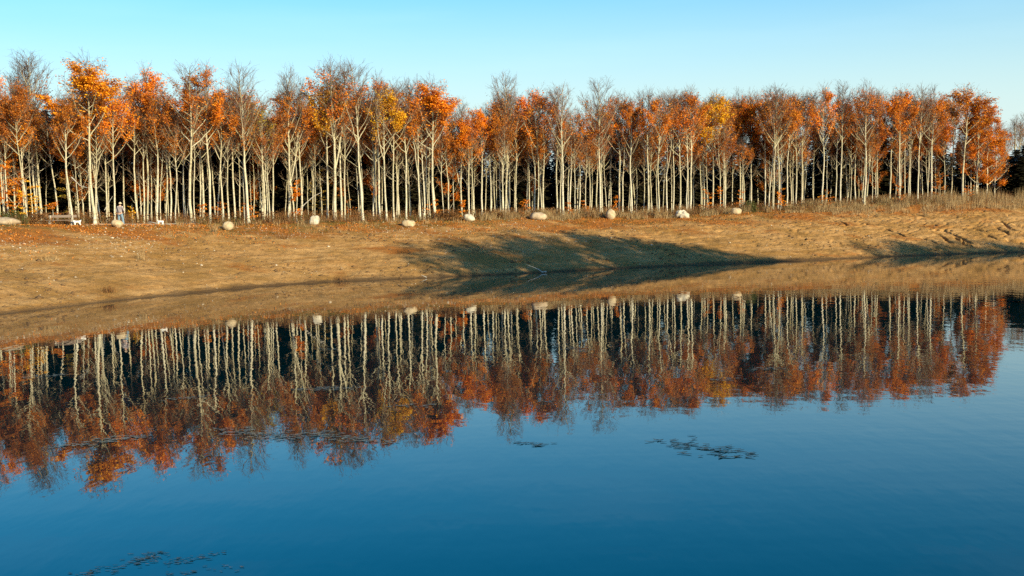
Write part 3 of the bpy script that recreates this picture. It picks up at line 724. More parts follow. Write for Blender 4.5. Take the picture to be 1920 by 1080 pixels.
# ------------------------------------------------------------------ path, bench, plank
Vp = []; 
for px in np.linspace(172, 374, 60):
    Y = edge_depth(px) + 1.0; x = pix_at_depth(px, 416, Y).x
    for dy, dz in ((-.25, -.05), (.15, .075), (1.1, .10), (1.5, -.05)): Vp.append((x, Y + dy, gz(x, Y + dy) + dz))
Qp = [(i * 4 + j, (i + 1) * 4 + j, (i + 1) * 4 + j + 1, i * 4 + j + 1) for i in range(59) for j in range(3)]
setp(obj('path', mesh_np('path', Vp, Qp, mat=mat_plain('pale_gravel', (.50, .43, .31), scale=12))), kind='structure')

WOOD = mat_plain('weathered_wood', (.20, .15, .12), var=.3, scale=9); CONC = mat_plain('concrete', (.36, .31, .25), var=.15)
Yb = edge_depth(113) + 1.3; pb = pix_at_depth(114.5, 414, Yb); zb = gz(pb.x, Yb)
bench = empty('park_bench', (pb.x, Yb, zb - .02)); bench.rotation_euler.z = rad(14)
setp(bench, 'weathered wooden bench with concrete feet at the wood edge', 'bench')
def bx(name, lo, hi, mat, parent):
    a = Acc(); a.box(lo, hi); me = a.mesh(name, mat); o = obj(name, me, parent)
    bv = o.modifiers.new('bevel', 'BEVEL'); bv.width = .012; bv.segments = 2
    return o
bx('back_plank', (-1.08, .30, .60), (1.08, .345, .79), WOOD, bench)
for y0 in (-.20, -.03, .14): bx('seat_plank', (-1.08, y0, .385), (1.08, y0 + .145, .43), WOOD, bench)
for xx in (-.78, .78):
    bx('leg', (xx - .085, -.17, -.05), (xx + .085, .24, .38), CONC, bench)
    sp_ = bx('back_support', (xx - .05, .20, .30), (xx + .05, .285, .78), CONC, bench)
Yk = edge_depth(288) + 1.6; k0 = pix_at_depth(281, 409, Yk); k1 = pix_at_depth(295, 412, Yk)
zk = gz(k1.x, Yk); a = Acc(); a.box((-.30, -.05, -.02), (.30, .05, .02))
pl = setp(obj('grey_plank', a.mesh('grey_plank', mat_plain('grey_wood', (.36, .36, .35))), loc=((k0.x + k1.x) / 2 - .05, Yk, zk + .20)), 'short grey plank propped on the grass behind the brown-headed dog', 'plank')
pl.rotation_euler.y = rad(14)
a = Acc(); a.box((-.28, -.03, -.25), (-.20, .03, -.018)); obj('prop', a.mesh('prop', WOOD), pl)

# ------------------------------------------------------------------ grown bodies (skin modifier)
def skin_mesh(name, verts, edges, radii, mat, levels=2):
    me = bpy.data.meshes.new('tmp'); me.from_pydata(verts, edges, []); o = bpy.data.objects.new('tmp', me); COL.objects.link(o)
    sk = o.modifiers.new('skin', 'SKIN'); sk.use_smooth_shade = True
    for i, r in enumerate(radii):
        rr = r if isinstance(r, tuple) else (r, r); me.skin_vertices[0].data[i].radius = rr
        me.skin_vertices[0].data[i].use_root = (i == 0)
    sb = o.modifiers.new('sub', 'SUBSURF'); sb.levels = levels; sb.render_levels = levels
    dg = bpy.context.evaluated_depsgraph_get(); dg.update()
    out = bpy.data.meshes.new_from_object(o.evaluated_get(dg)); out.name = name
    bpy.data.objects.remove(o); out.materials.clear(); out.materials.append(mat)
    out.polygons.foreach_set('use_smooth', np.ones(len(out.polygons), dtype=bool))
    return out
SKIN = mat_plain('skin', (.55, .33, .23), .6, .08); JEAN = mat_plain('washed_denim', (.16, .24, .32), .9, .2, 14); SHOE = mat_plain('dark_shoe', (.03, .03, .035), .6)
CAP = mat_plain('beige_cap', (.60, .50, .36), .9, .1); HAIR = mat_plain('dark_hair', (.06, .04, .03), .7)
def mat_plaid():
    m, nt, bs, _ = new_mat('plaid_shirt')
    tc = nt.nodes.new('ShaderNodeTexCoord'); sp = nt.nodes.new('ShaderNodeSeparateXYZ'); nt.links.new(tc.outputs['Object'], sp.inputs[0])
    def stripes(s):
        f = math_(nt, 'FRACT', math_(nt, 'MULTIPLY', s, 10.5)); return math_(nt, 'LESS_THAN', f, .42)
    k = math_(nt, 'ADD', stripes(sp.outputs[0]), stripes(sp.outputs[2]))
    c = ramp(nt, math_(nt, 'MULTIPLY', k, .5), [(0, (.045, .035, .05)), (.5, (.25, .20, .22)), (1, (.72, .68, .66))]).outputs[0]
    nt.links.new(c, bs.inputs['Base Color']); return m
Yp = edge_depth(226) + .6; pp = pix_at_depth(226, 416, Yp)
man = empty('person', (pp.x, Yp, gz(pp.x, Yp) - .0)); man.rotation_euler.z = rad(-6)
setp(man, 'person in plaid shirt, pale jeans and beige cap walking away toward the trees', 'person')
bv = [(0,0,.97),(0,0,1.15),(0,.01,1.38),(0,.02,1.53),(0,.04,1.63),(0,.045,1.72), (-.17,0,1.45),(-.255,0,1.19),(-.25,.05,.96),(-.25,.07,.90), (.17,0,1.45),(.26,.02,1.20),(.22,.18,1.05),(.21,.23,1.02),
      (-.10,0,.90),(-.125,.03,.50),(-.13,-.02,.10),(-.13,.13,.045), (.10,0,.90),(.17,.05,.50),(.24,-.03,.10),(.26,.12,.045),
      (-.275,.06,.83),(-.26,.085,.81),(-.245,.10,.81),(-.23,.11,.825),(-.205,.08,.87)]
be = [(0,1),(1,2),(2,3),(3,4),(4,5),(2,6),(6,7),(7,8),(8,9),(2,10),(10,11),(11,12),(12,13),(0,14),(14,15),(15,16),(16,17),(0,18),(18,19),(19,20),(20,21),(9,22),(9,23),(9,24),(9,25),(9,26)]
br = [(.15,.11),(.14,.10),(.17,.11),.058,(.078,.095),(.07,.085),.065,.048,.034,(.022,.04),.065,.048,.034,.035,.085,.062,.042,.035,.085,.062,.042,.035,.010,.010,.010,.009,.012]
obj('body', skin_mesh('body', bv, be, br, SKIN), man)
obj('shirt', skin_mesh('shirt', [(0,0,.93),(0,0,1.12),(0,.01,1.38),(0,.02,1.51),(-.18,0,1.44),(-.265,0,1.19),(-.255,.05,.98),(.18,0,1.44),(.27,.02,1.20),(.225,.17,1.06)],
    [(0,1),(1,2),(2,3),(2,4),(4,5),(5,6),(2,7),(7,8),(8,9)], [(.185,.14),(.18,.135),(.21,.14),.075,.085,.07,.055,.085,.07,.055], mat_plaid()), man)
obj('jeans', skin_mesh('jeans', [(0,0,.95),(-.105,0,.84),(-.13,.03,.48),(-.135,-.02,.10),(.105,0,.84),(.175,.05,.48),(.245,-.03,.10)], [(0,1),(1,2),(2,3),(0,4),(4,5),(5,6)], [(.165,.125),.115,.09,.08,.115,.09,.08], JEAN), man)
for sx, sy in ((-.13, -.02), (.245, -.03)):
    obj('shoe', skin_mesh('shoe', [(sx, sy - .05, .05), (sx, sy + .08, .045), (sx, sy + .19, .035)], [(0, 1), (1, 2)], [.05, .05, .04], SHOE, 1), man)
def dome(name, c, r, z0, mat, parent, k=16):
    V = []; Q = []
    for j in range(9):
        ph = math.pi / 2 * (z0 + (1 - z0) * j / 8)
        for i in range(k):
            th = 2 * math.pi * i / k; V.append((c[0] + r[0] * math.cos(ph) * math.cos(th), c[1] + r[1] * math.cos(ph) * math.sin(th), c[2] + r[2] * math.sin(ph)))
    for j in range(8):
        for i in range(k): Q.append((j * k + i, j * k + (i + 1) % k, (j + 1) * k + (i + 1) % k, (j + 1) * k + i))
    return obj(name, mesh_np(name, V, Q, mat=mat, smooth=True), parent)
dome('hair', (0, .035, 1.655), (.098, .118, .10), -.55, HAIR, man)
cap_o = dome('cap', (0, .04, 1.685), (.108, .128, .115), -.02, CAP, man)
a = Acc(); a.box((-.075, .14, 1.68), (.075, .27, 1.695)); obj('peak', a.mesh('peak', CAP), cap_o)

def mat_dog(name, patch):
    m, nt, bs, _ = new_mat(name); c = (.78, .76, .72)
    if patch:
        tc = nt.nodes.new('ShaderNodeTexCoord'); sp = nt.nodes.new('ShaderNodeSeparateXYZ'); nt.links.new(tc.outputs['Object'], sp.inputs[0])
        f = math_(nt, 'MULTIPLY', math_(nt, 'LESS_THAN', sp.outputs[0], -.16), math_(nt, 'GREATER_THAN', sp.outputs[2], .33))
        nt.links.new(mixc(nt, f, c, (.26, .12, .05)), bs.inputs['Base Color'])
    else: bs.inputs['Base Color'].default_value = (*c, 1)
    return m
def dog(px, y, label, patch, flip, head_up, off):
    Y = edge_depth(px) + off; p = pix_at_depth(px, y, Y)
    r = empty('small_dog', (p.x, Y, gz(p.x, Y) + .0)); r.rotation_euler.z = rad(180 - 8) if flip else rad(8)
    h = head_up
    v = [(.0,0,.27),(-.13,0,.28),(-.19,0,.34+h*.5),(-.26,0,.37+h),(-.35,0,.345+h),(.2,0,.285),(.29,0,.36),(.31,0,.43),
         (-.13,.055,.16),(-.13,.055,.03),(-.13,-.055,.16),(-.13,-.055,.03),
         (.21,.06,.21),(.17,.06,.15),(.255,.06,.10),(.24,.06,.03),(.21,-.06,.21),(.17,-.06,.15),(.255,-.06,.10),(.24,-.06,.03)]
    e = [(0,1),(1,2),(2,3),(3,4),(0,5),(5,6),(6,7),(1,8),(8,9),(1,10),(10,11),(5,12),(12,13),(13,14),(14,15),(5,16),(16,17),(17,18),(18,19)]
    ra = [.085,.10,.065,.07,.035,.09,.028,.018,.04,.03,.04,.03,.055,.042,.026,.028,.055,.042,.026,.028]
    obj('body', skin_mesh('body', v, e, ra, mat_dog('dog_coat', patch)), r)
    dk = mat_plain('dog_nose', (.02, .015, .015), .4); em = mat_plain('dog_ear', (.30, .15, .07) if patch else (.62, .56, .48))
    dome('nose', (-.385, 0, .35 + h), (.016, .016, .016), -.9, dk, r, 8)
    for sy in (-1, 1):
        dome('eye', (-.305, sy * .035, .395 + h), (.011, .011, .011), -.9, dk, r, 8)
        a = Acc(); a.add([(-.27, sy*.05, .43+h), (-.22, sy*.06, .43+h), (-.235, sy*.085, .36+h), (-.265, sy*.085, .36+h), (-.27, sy*.065, .43+h), (-.22, sy*.075, .43+h), (-.235, sy*.10, .36+h), (-.265, sy*.10, .36+h)],
              [(0,1,2,3),(4,7,6,5),(0,4,5,1),(1,5,6,2),(2,6,7,3),(3,7,4,0)]); obj('ear', a.mesh('ear', em), r)
    setp(r, label, 'dog')
dog(144, 416, 'fluffy white dog standing beside the foot of the bench', False, False, -.04, .4)
dog(302, 416.5, 'white dog with raised brown head standing by the grassy path', True, True, .07, .6)

# ------------------------------------------------------------------ small growth
def blades(P, h, w, rng, lean=.35):
    n = len(P); a = rng.uniform(0, 2 * np.pi, n); b = rng.uniform(0, 2 * np.pi, n)
    h = np.broadcast_to(h, n); side = np.column_stack([np.cos(a), np.sin(a), np.zeros(n)]) * w
    ld = np.column_stack([np.cos(b), np.sin(b), np.zeros(n)]) * (rng.uniform(0, lean, n) * h)[:, None]
    up = np.zeros((n, 3)); up[:, 2] = h
    V = np.stack([P - side, P + side, P + side * .25 + up + ld, P - side * .25 + up + ld], 1).reshape(-1, 3)
    return V, np.arange(n * 4).reshape(n, 4)
def ground_pts(px, off, rng=None):
    Y = np.interp(px, EDGE_X, EDGE_D) + off
    X = np.array([pix_at_depth(float(a), 400, float(b)).x for a, b in zip(px, Y)])
    return np.column_stack([X, Y, height(X, Y)])
rg = np.random.default_rng(21)
def clumped(n, lo, hi, o_lo, o_hi, freq, thr=-.1):
    px = rg.uniform(lo, hi, n * 3); off = rg.uniform(o_lo, o_hi, n * 3)
    k = vnoise(px * freq, off * .8 + freq * 100) > thr
    near = (px > 55) & (px < 330) & (off < 2.4); k &= ~near        # trodden ground round the bench and the path
    P = ground_pts(px[k][:n], off[k][:n]); return P
P = clumped(26000, -30, 1900, .6, 9, .035, -.3); V, Q = blades(P, rg.uniform(.3, 1.25, len(P)) * np.clip(.7 + .5 * vnoise(P[:, 0] * .5, P[:, 1] * .5), .3, 1.3), .012, rg, .5)
setp(obj('bracken_stems', mesh_np('bracken_stems', V, Q, mat=BRACKEN)), 'brown bracken and bramble stems under the edge trees', kind='stuff')
P = clumped(16000, -30, 1750, .8, 7, .05, -.1); C = P + np.column_stack([rg.normal(0, .1, len(P)), rg.normal(0, .1, len(P)), rg.uniform(.05, .95, len(P)) ** 1.4])
V, Q = leaf_quads(C, .13, rg, .2); setp(obj('bracken_leaves', mesh_np('bracken_leaves', V, Q, mat=BRACKEN)), 'withered brown leaves of the undergrowth', kind='stuff')
P = clumped(6000, 0, 1750, .3, 5, .045, .12); C = P + np.column_stack([rg.normal(0, .1, len(P)), rg.normal(0, .1, len(P)), rg.uniform(.02, .55, len(P))])
V, Q = leaf_quads(C, .11, rg, .3); setp(obj('bramble_leaves', mesh_np('bramble_leaves', V, Q, mat=GREEN)), 'low green brambles at the foot of the trees', kind='stuff')
P = clumped(18000, 900, 1760, -.2, 5.5, .05, -.05); V, Q = blades(P, rg.uniform(.25, .95, len(P)) * np.clip(.75 + .6 * vnoise(P[:, 0] * .7, P[:, 1] * .7 + 3), .3, 1.3), .014, rg, .5)
P2 = clumped(15000, 1560, 2050, -2.5, 6, .06, -.1); V2, Q2 = blades(P2, rg.uniform(.35, 1.35, len(P2)) * np.clip((P2[:, 0] - 22) / 26, .4, 1.0) * np.clip(.7 + .7 * vnoise(P2[:, 0] * .8, P2[:, 1] * .8), .25, 1.4), .011, rg, .35)
P3 = clumped(4000, -30, 960, -1.2, 3, .06, .1); V3, Q3 = blades(P3, rg.uniform(.10, .45, len(P3)), .012, rg, .5)
setp(obj('dry_grass', mesh_np('dry_grass', np.concatenate([V, V2, V3]), np.concatenate([Q, Q2 + len(V), Q3 + len(V) + len(V2)]), mat=DRY)), 'tall dry straw-coloured grass along the wood edge', kind='stuff')
P = clumped(9000, -30, 1450, -3.2, 1.5, .03, .0); V, Q = blades(P, rg.uniform(.04, .13, len(P)), .012, rg, .8)
setp(obj('short_turf', mesh_np('short_turf', V, Q, mat=GREEN)), 'short green turf on the crest of the bank', kind='stuff')

# fallen leaves: drifts on the crest and streaks down the bank
def bank_pts(n, wfun):
    X = rg.uniform(-38, 52, n * 4); Y = rg.uniform(60, 132, n * 4); D = signed_dist(X, Y, SHORE)
    k = (D > .25) & (D < 24) & (rg.uniform(0, 1, n * 4) < wfun(X, Y, D)); X, Y = X[k][:n], Y[k][:n]
    return np.column_stack([X, Y, height(X, Y, True)])
P = bank_pts(90000, lambda X, Y, D: np.clip((D - 8) / 9, .03, 1) ** 1.5 * np.clip(.35 + 1.2 * fbm(X * .3 + 40, Y * .4, 3), .03, 1) * np.where(X < 24, 1, .35))
P[:, 2] += .02; P[:, 2] += .03; V, Q = leaf_quads(P, .11, rg, .35)
setp(obj('fallen_leaves', mesh_np('fallen_leaves', V, Q, mat=LITTER)), 'orange fallen beech leaves drifted over the crest and bank', kind='stuff')
def octa(P, S, rng):
    n = len(P); B = np.array([(1,0,0),(0,1,0),(-1,0,0),(0,-1,0),(0,0,.7),(0,0,-.5)], float)
    a = rng.uniform(0, 6.28, n); c, s_ = np.cos(a), np.sin(a)
    J = B[None] * rng.uniform(.55, 1.25, (n, 6, 1)) * S[:, None, None]
    V = np.stack([J[..., 0] * c[:, None] * 1.4 - J[..., 1] * s_[:, None], J[..., 0] * s_[:, None] * 1.4 + J[..., 1] * c[:, None], J[..., 2]], -1) + P[:, None, :]
    T = np.array([(0,1,4),(1,2,4),(2,3,4),(3,0,4),(1,0,5),(2,1,5),(3,2,5),(0,3,5)])
    return V.reshape(-1, 3), (np.arange(n)[:, None, None] * 6 + T[None]).reshape(-1, 3)
P = bank_pts(26000, lambda X, Y, D: np.where(X < 6, np.clip((D - 3) / 9, .1, 1), .22) * np.clip(.45 + .9 * vnoise(X * .22, Y * .3 + 8), .04, 1))
S = rg.gamma(1.6, .016, len(P)) + .012; V, T = octa(P, np.minimum(S, .2), rg)
setp(obj('pebbles', mesh_np('pebbles', V, T=T, mat=STONE)), 'pale pebbles and stones strewn over the bare bank', kind='stuff')
P = bank_pts(9000, lambda X, Y, D: np.clip(.25 + .8 * vnoise(X * .3 + 5, Y * .3), .03, 1)); V, T = octa(P, np.minimum(rg.gamma(2, .03, len(P)) + .02, .2), rg)
setp(obj('soil_clods', mesh_np('soil_clods', V, T=T, mat=mat_plain('soil_clod', (.13, .075, .035), var=.4))), 'dark clods of earth on the bank', kind='stuff')
P = bank_pts(7000, lambda X, Y, D: np.where(D < .9, .9, 0)); P[:, 2] += .01; V, Q = leaf_quads(P, .10, rg, .85)
setp(obj('shore_debris', mesh_np('shore_debris', V, Q, mat=mat_leaf('washed_leaf', False, [(0, (.04, .022, .014)), (.6, (.12, .06, .03)), (1, (.42, .33, .22))], 0))), 'dark washed-up debris along the waterline', kind='stuff')

# tufts and bushes that stand apart
def tuft(px, py, dist, label, mat, h, r, n, name='grass_tuft', cat='grass tuft', group=None):
    """dist: metres up the bank from the water"""
    best = None
    for Y in np.arange(58, 135, .25):
        p = pix_at_depth(px, py, float(Y)); e = abs(gz(p.x, Y) - p.z) if dist is None else abs(float(signed_dist(np.array([p.x]), np.array([Y]), SHORE)[0]) - dist)
        if best is None or e < best[0]: best = (e, p.x, Y)
    _, x, y = best; g = height(np.array([x]), np.array([y]))[0]
    q = np.column_stack([rg.normal(0, r * .5, n), rg.normal(0, r * .5, n), np.zeros(n) - .03])
    V, Q = blades(q, rg.uniform(.45, 1, n) * h, .012, rg, .6)
    o = setp(obj(name, mesh_np(name, V, Q, mat=mat), loc=(x, y, g)), label, cat, group); return o
GT = 'dry tufts on the bare bank'
tuft(402, 460, 14.8, 'pale straw tuft high on the left bank below the round cream boulder', DRY, .5, .35, 90, group=GT)
tuft(345, 461, 14, 'small bleached tuft just left of the pale straw tuft', DRY, .35, .35, 60, group=GT)
tuft(265, 512, 8, 'thin bleached weed standing mid-slope on the left bank', DRY, .8, .35, 45, group=GT)
tuft(95, 505, 9, 'short tan tuft in a drift of leaves far left', DRY, .4, .5, 80, group=GT)
tuft(203, 558, 1.6, 'dark weedy clump near the water on the left bank', BRACKEN, .45, .4, 90, group=GT)
tuft(530, 460, 12, 'reddish weed patch on the upper bank amid orange leaves', BRACKEN, .4, .7, 130, group=GT)
tuft(640, 527, .5, 'brown reedy clump at the waterline left of the shadow', BRACKEN, .3, .7, 120, group=GT)
tuft(1735, 425, 12, 'lone pale grass tuft on the right bank above the cracks', DRY, .75, .3, 70, group=GT)
tuft(1645, 420, 12.5, 'faint pale tuft left of the lone tuft on the right bank', DRY, .55, .3, 60, group=GT)
tuft(1345, 408, 17, 'feathery tan shrub just left of the half-buried boulder', BRACKEN, .9, .5, 260, 'feathery_shrub', 'shrub')
tuft(1368, 410, 16.5, 'low feathery tan shrub in front of the half-buried boulder', DRY, .7, .45, 220, 'feathery_shrub', 'shrub')
def bush(px, off, w_px, h, label, mat, n, name, leaf=.12, fl=0):
    Y = edge_depth(px) + off; x = pix_at_depth(px, 400, Y).x; r = w_px / F_PX * Y / 2
    o = empty(name, (x, Y, gz(x, Y) - .03)); d = rg.normal(size=(n, 3)); d /= np.linalg.norm(d, axis=1)[:, None]; d[:, 2] = np.abs(d[:, 2])
    C = d * (rg.uniform(.3, 1, n) ** .5)[:, None] * np.array([r, r * .7, h]); C *= (1 + .25 * vnoise(d[:, 0] * 3 + px, d[:, 1] * 3))[:, None]
    V, Q = leaf_quads(C, leaf, rg, fl); setp(obj('foliage', mesh_np('foliage', V, Q, mat=mat), o), kind='stuff')
    a = Acc()
    for k in range(14):
        e = C[rg.integers(n)]; a.tube([(0, 0, 0), e * np.array([.5, .5, .6]), e], [.014, .010, .005], 4)
    setp(obj('stems', a.mesh('stems', TWIG), o), kind='stuff'); setp(o, label, 'bush'); return o
bush(838, 1.3, 56, 1.05, 'rusty brown rounded bush between the slab and sloping boulders', BRACKEN, 2600, 'rusty_bush')
bush(925, 1.8, 50, .75, 'lower brown bush right of the sloping boulder', BRACKEN, 1500, 'rusty_bush')
bush(1405, 1.8, 30, 1.25, 'dark green leafy bush behind the half-buried dome boulder', GREEN, 1500, 'green_bush')
bush(1010, 2.6, 40, .7, 'green and brown bramble bush behind the pinkish boulder', GREEN, 500, 'bramble_bush')
bush(25, 2.2, 60, 1.3, 'tangled green bramble behind the long flat boulder', GREEN, 1200, 'bramble_bush')
bush(75, 2.0, 50, 1.0, 'brown bramble tangle left of the bench', BRACKEN, 1300, 'bramble_bush')

# young beeches with orange sprays below the crowns
def sapling(px, off, h, colour, label, n, wid=.8):
    Y = edge_depth(px) + off; x = pix_at_depth(px, 395, Y).x; o = empty('beech_sapling', (x, Y, gz(x, Y) - .03))
    a = Acc(); a.tube([(0, 0, 0), (.05, .02, h * .5), (0, .05, h)], [.022, .016, .006], 6); obj('trunk', a.mesh('trunk', BARK, True), o)
    tw = Acc(); C = []
    for k in range(int(7 + h * 4)):
        z = rg.uniform(.12, 1) * h; an = rg.uniform(0, 6.28); L = wid * rg.uniform(.5, 1.1) * (1.15 - .6 * z / h); e = np.array([math.cos(an) * L, math.sin(an) * L, z + rg.uniform(0, .25)])
        tw.tube([(0, 0, z), (e + np.array([0, 0, z])) / 2 * np.array([1, 1, 1]), e], [.008, .006, .003], 3)
        m = max(4, n // int(7 + h * 4)); t = rg.uniform(.25, 1.1, m)[:, None]
        C.append(np.array([0, 0, z]) * (1 - t) + e * t + rg.normal(0, .10, (m, 3)) * np.array([1, 1, .35]))
    setp(obj('twigs', tw.mesh('twigs', TWIG), o), kind='stuff')
    V, Q = leaf_quads(np.concatenate(C), .125, rg, .6); c = obj('crown', mesh_np('crown', V, Q, mat=LEAF), o); c['kind'] = 'stuff'; c.color = (*CROWN_COL[colour], 1)
    setp(o, label, 'sapling', 'young beeches with low orange sprays')
for px, off, h, colour, where, n, wid in (
    (8, 4, 5.0, 'orange', 'behind the long flat boulder', 1500, 1.8), (50, 3.2, 3.4, 'gold', 'between the flat boulder and the bench', 800, 1.3), (98, 3, 1.6, 'rust', 'just behind the left end of the bench', 260, .8),
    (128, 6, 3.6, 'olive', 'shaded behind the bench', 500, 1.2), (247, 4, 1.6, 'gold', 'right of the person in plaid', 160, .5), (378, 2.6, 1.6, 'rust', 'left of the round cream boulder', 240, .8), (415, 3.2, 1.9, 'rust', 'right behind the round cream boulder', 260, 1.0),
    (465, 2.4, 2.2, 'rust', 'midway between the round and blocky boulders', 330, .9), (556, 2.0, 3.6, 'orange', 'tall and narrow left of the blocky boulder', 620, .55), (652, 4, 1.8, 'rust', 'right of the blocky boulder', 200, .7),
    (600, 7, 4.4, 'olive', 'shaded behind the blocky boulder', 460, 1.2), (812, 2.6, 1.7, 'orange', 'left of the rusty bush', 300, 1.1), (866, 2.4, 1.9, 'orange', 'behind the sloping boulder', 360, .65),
    (985, 2.8, 1.6, 'orange', 'left behind the pinkish boulder', 300, .8), (1068, 2.6, 1.4, 'rust', 'right of the pinkish boulder', 240, .7), (1098, 2.8, 1.5, 'rust', 'left of the egg-shaped boulder', 260, .6), (1155, 2.6, 1.9, 'orange', 'right behind the egg-shaped boulder', 240, .45),
    (1328, 4, 2.4, 'orange', 'between the jagged rock and the dome boulder', 280, 1.0), (1350, 3, 2.6, 'orange', 'tall and thin left of the dome boulder', 200, .45), (1390, 3, 2.2, 'rust', 'behind the dome boulder', 260, .7),
    (1463, 1.8, 2.1, 'bright', 'bright one right of the green bush', 420, .6), (1548, 2, 1.9, 'orange', 'midway along the right half of the wood', 220, .9), (1688, 2, 1.9, 'orange', 'fourth from the right end of the wood', 300, .7),
    (1762, 3, 3.0, 'orange', 'third from the right end of the wood', 420, 1.2), (1815, 1.6, 2.2, 'rust', 'at the foot of the last big trunk', 280, .8)):
    sapling(px, off, h, colour, 'young beech with low %s leaf sprays %s' % (WORDS[colour], where), n, wid)

# ------------------------------------------------------------------ dead wood
def branch(name, pts, r, label, mat, cat='branch'):
    a = Acc(); P = np.array(pts); o_ = P[0].copy(); a.tube(P - o_, np.linspace(r, r * .35, len(P)), 6); return setp(obj(name, a.mesh(name, mat, True), loc=o_), label, cat)
DEAD = mat_plain('bleached_wood', (.42, .39, .35), var=.3, scale=7)
s0 = pix_on_z(1024, 511, .04)
L = lambda px, py, Y: np.array(pix_at_depth(px, py, Y))
bo = branch('driftwood_branch', [L(1025, 509.5, s0.y), L(1016, 510, s0.y), L(1011, 506, s0.y + .1), L(1006, 503.5, s0.y + .2), L(999, 500.5, s0.y + .3)], .055, 'bleached forked driftwood branch lying at the waterline in the shadow', DEAD)
a = Acc(); a.tube(np.array([L(999, 500.5, s0.y + .3), L(994, 499, s0.y + .4), L(986, 494.5, s0.y + .5)]) - np.array(bo.location), [.025, .02, .008], 5); obj('twig', a.mesh('twig', DEAD, True), bo)
s1 = pix_on_z(795, 521, .03)
branch('driftwood_twig', [L(800, 520, s1.y), L(795, 518, s1.y), L(790, 515.5, s1.y + .1)], .03, 'small pale twig at the waterline left of the shadow', DEAD)
for pts, off, r, lab in ((((556, 402), (570, 384), (588, 368), (604, 360)), 3.0, .05, 'long pale branch leaning against trunks left of the blocky boulder'), (((196, 394), (203, 381), (211, 368)), 4.0, .035, 'thin dead pole leaning left of the person'),
                     (((134, 332), (150, 348), (164, 352)), 2.4, .04, 'broken dead branch at mid height above the bench')):
    Y = edge_depth(pts[0][0]) + off; branch('dead_branch', [L(x, y, Y) for x, y in pts], r, lab, DEAD)

# ------------------------------------------------------------------ floating pondweed
WEED = mat_leaf('pondweed', False, [(0, (.020, .030, .022)), (.6, (.05, .06, .045)), (1, (.12, .10, .07))], 0)
_n, _b = WEED.node_tree, [n for n in WEED.node_tree.nodes if n.type == 'BSDF_PRINCIPLED'][0]; _b.inputs['Roughness'].default_value = .35; _b.inputs['Specular IOR Level'].default_value = .5
WEED_SHEEN = mat_leaf('pondweed_sky_sheen', False, [(0, (.06, .075, .07)), (.6, (.13, .15, .14)), (1, (.20, .21, .19))], 0)  # sky sheen on the floating mats is put into this paler leaf colour
def weed_leaf(Lg, W, curl):
    xs = np.linspace(-.5, .5, 6); V = []
    for x in xs:
        w = W * math.sqrt(max(.02, 1 - (2 * x) ** 2)) / 2; z = curl * (4 * x * x) * .02 + .003
        V += [(x * Lg, -w, z + .004), (x * Lg, 0, z), (x * Lg, w, z + .004)]
    Q = [(i * 3 + j, i * 3 + 3 + j, i * 3 + 4 + j, i * 3 + 1 + j) for i in range(5) for j in range(2)]
    return np.array(V), np.array(Q)
LV = [weed_leaf(.20, .06, .4), weed_leaf(.16, .06, .6), weed_leaf(.24, .055, .2), weed_leaf(.13, .065, .8)]
LM = [mesh_np('leaf', v, q, mat=WEED, smooth=True) for v, q in LV]
def weed_spots(x0, y0, x1, y1, th, n):
    """leaves spread along the drift from one photo point to the other, th: thickness in photo pixels"""
    out = []
    a0 = pix_on_z(x0, y0); a1 = pix_on_z(x1, y1)
    dep = lambda py, px: pix_on_z(px, py).y
    for k in range(n):
        t = min(1.02, max(-.02, rg.beta(1.6, 1.6))); mx, my = x0 + (x1 - x0) * t, y0 + (y1 - y0) * t
        half = abs(dep(my - th / 2, mx) - dep(my + th / 2, mx)) / 2 * (1 - abs(2 * t - 1) ** 2 * .7)
        c = a0.lerp(a1, t); out.append((c.x + rg.normal(0, .12), c.y + rg.normal(0, .55) * half, rg.normal(.1, .28)))
    return out
def patch_parts(spots, label, sc=1.0):
    c = spots[len(spots) // 2]; o = empty('pondweed_patch', (c[0], c[1], .0))
    for k, (x, y, a) in enumerate(spots):
        l = obj('leaf', LM[rg.integers(4)], o, (x - c[0], y - c[1], .006 + .0006 * (k % 7))); l.rotation_euler = (rg.normal(0, .05), rg.normal(0, .06), a); l.scale = (sc * rg.uniform(.7, 1.2),) * 3
    setp(o, label, 'pondweed', 'floating pondweed')
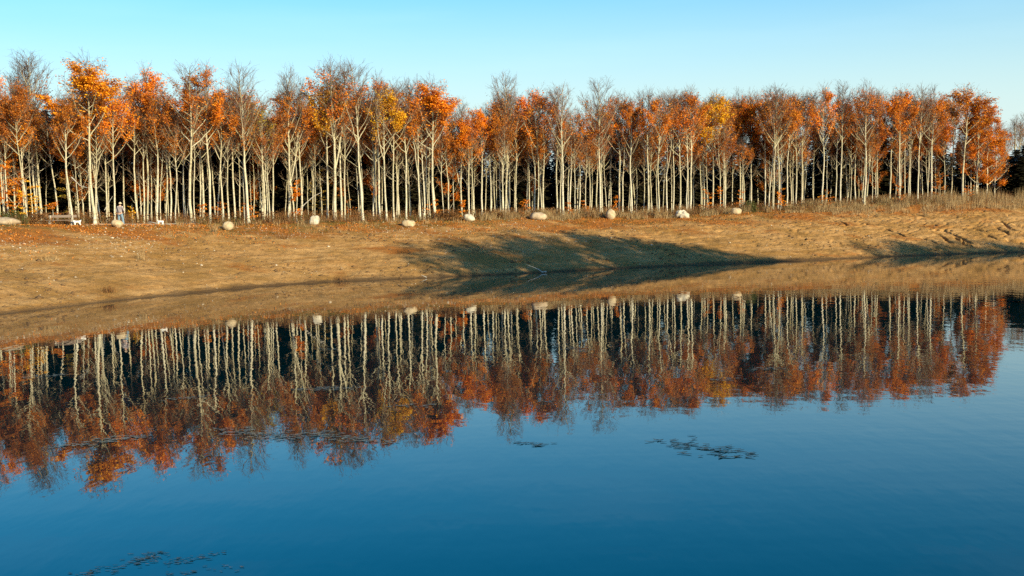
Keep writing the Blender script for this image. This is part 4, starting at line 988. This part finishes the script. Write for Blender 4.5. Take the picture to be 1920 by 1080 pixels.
def patch_stuff(spots, label, sc=1.0):
    a = Acc()
    for k, (x, y, r) in enumerate(spots):
        v, q = LV[rg.integers(4)]; v = v * sc * rg.uniform(.7, 1.2); c, s_ = math.cos(r), math.sin(r)
        a.add(np.column_stack([v[:, 0] * c - v[:, 1] * s_ + x, v[:, 0] * s_ + v[:, 1] * c + y, v[:, 2] + .006 + .0006 * (k % 7)]), q)
    o = obj('pondweed_patch', a.mesh('pondweed_patch', WEED if sc < .5 else WEED_SHEEN, True)); setp(o, label, 'pondweed', 'floating pondweed', 'stuff')
patch_parts(weed_spots(1222, 828, 1425, 856, 26, 80), 'dark drift of pondweed leaves floating on blue water right of centre')
patch_parts(weed_spots(975, 830, 1026, 837, 8, 16), 'tiny cluster of pondweed leaves on the blue water near the middle')
patch_stuff(weed_spots(235, 1062, 308, 1036, 16, 70), 'dense dark cluster of small leaves floating at the bottom left', .42)
patch_stuff(weed_spots(300, 1060, 432, 1034, 14, 45), 'loose dark string of small leaves right of the bottom left cluster', .42)
patch_stuff(weed_spots(150, 1080, 205, 1066, 14, 30), 'dark leaves at the bottom edge left of the dense cluster', .42)
patch_stuff(weed_spots(320, 1078, 460, 1062, 16, 22), 'scattered dark leaf bits at the bottom edge', .42)
for x0, y0, x1, y1, th, n, lab in ((100, 838, 290, 816, 12, 420, 'long grey pondweed streak over the reflection of the bright orange tree'), (410, 806, 560, 822, 16, 520, 'wide grey pondweed mat over reflected crowns left of centre'),
    (540, 812, 740, 830, 14, 480, 'grey pondweed mat continuing right of the wide one'), (545, 731, 690, 727, 7, 260, 'thin grey pondweed streak across a reflected stout trunk'),
    (40, 709, 125, 703, 5, 150, 'thin grey pondweed line over reflected trunks at far left'), (740, 762, 815, 760, 5, 120, 'short grey pondweed line under the reflected wood edge'), (1020, 642, 1100, 660, 8, 200, 'small grey pondweed raft among reflected trunks at centre'),
    (1330, 713, 1395, 709, 5, 110, 'small grey pondweed streak over reflected orange leaves'), (1395, 694, 1470, 690, 5, 130, 'grey pondweed streak right of the reflected orange leaves'), (1470, 566, 1530, 569, 4, 90, 'faint pondweed line near the right bank reflection'),
    (290, 752, 400, 742, 4, 110, 'faint pondweed line among reflected trunks left'), (590, 655, 640, 655, 3, 60, 'tiny pondweed raft below the reflected blocky boulder')):
    patch_stuff(weed_spots(x0, y0, x1, y1, th * 1.2, int(n * .25)), lab, .8)
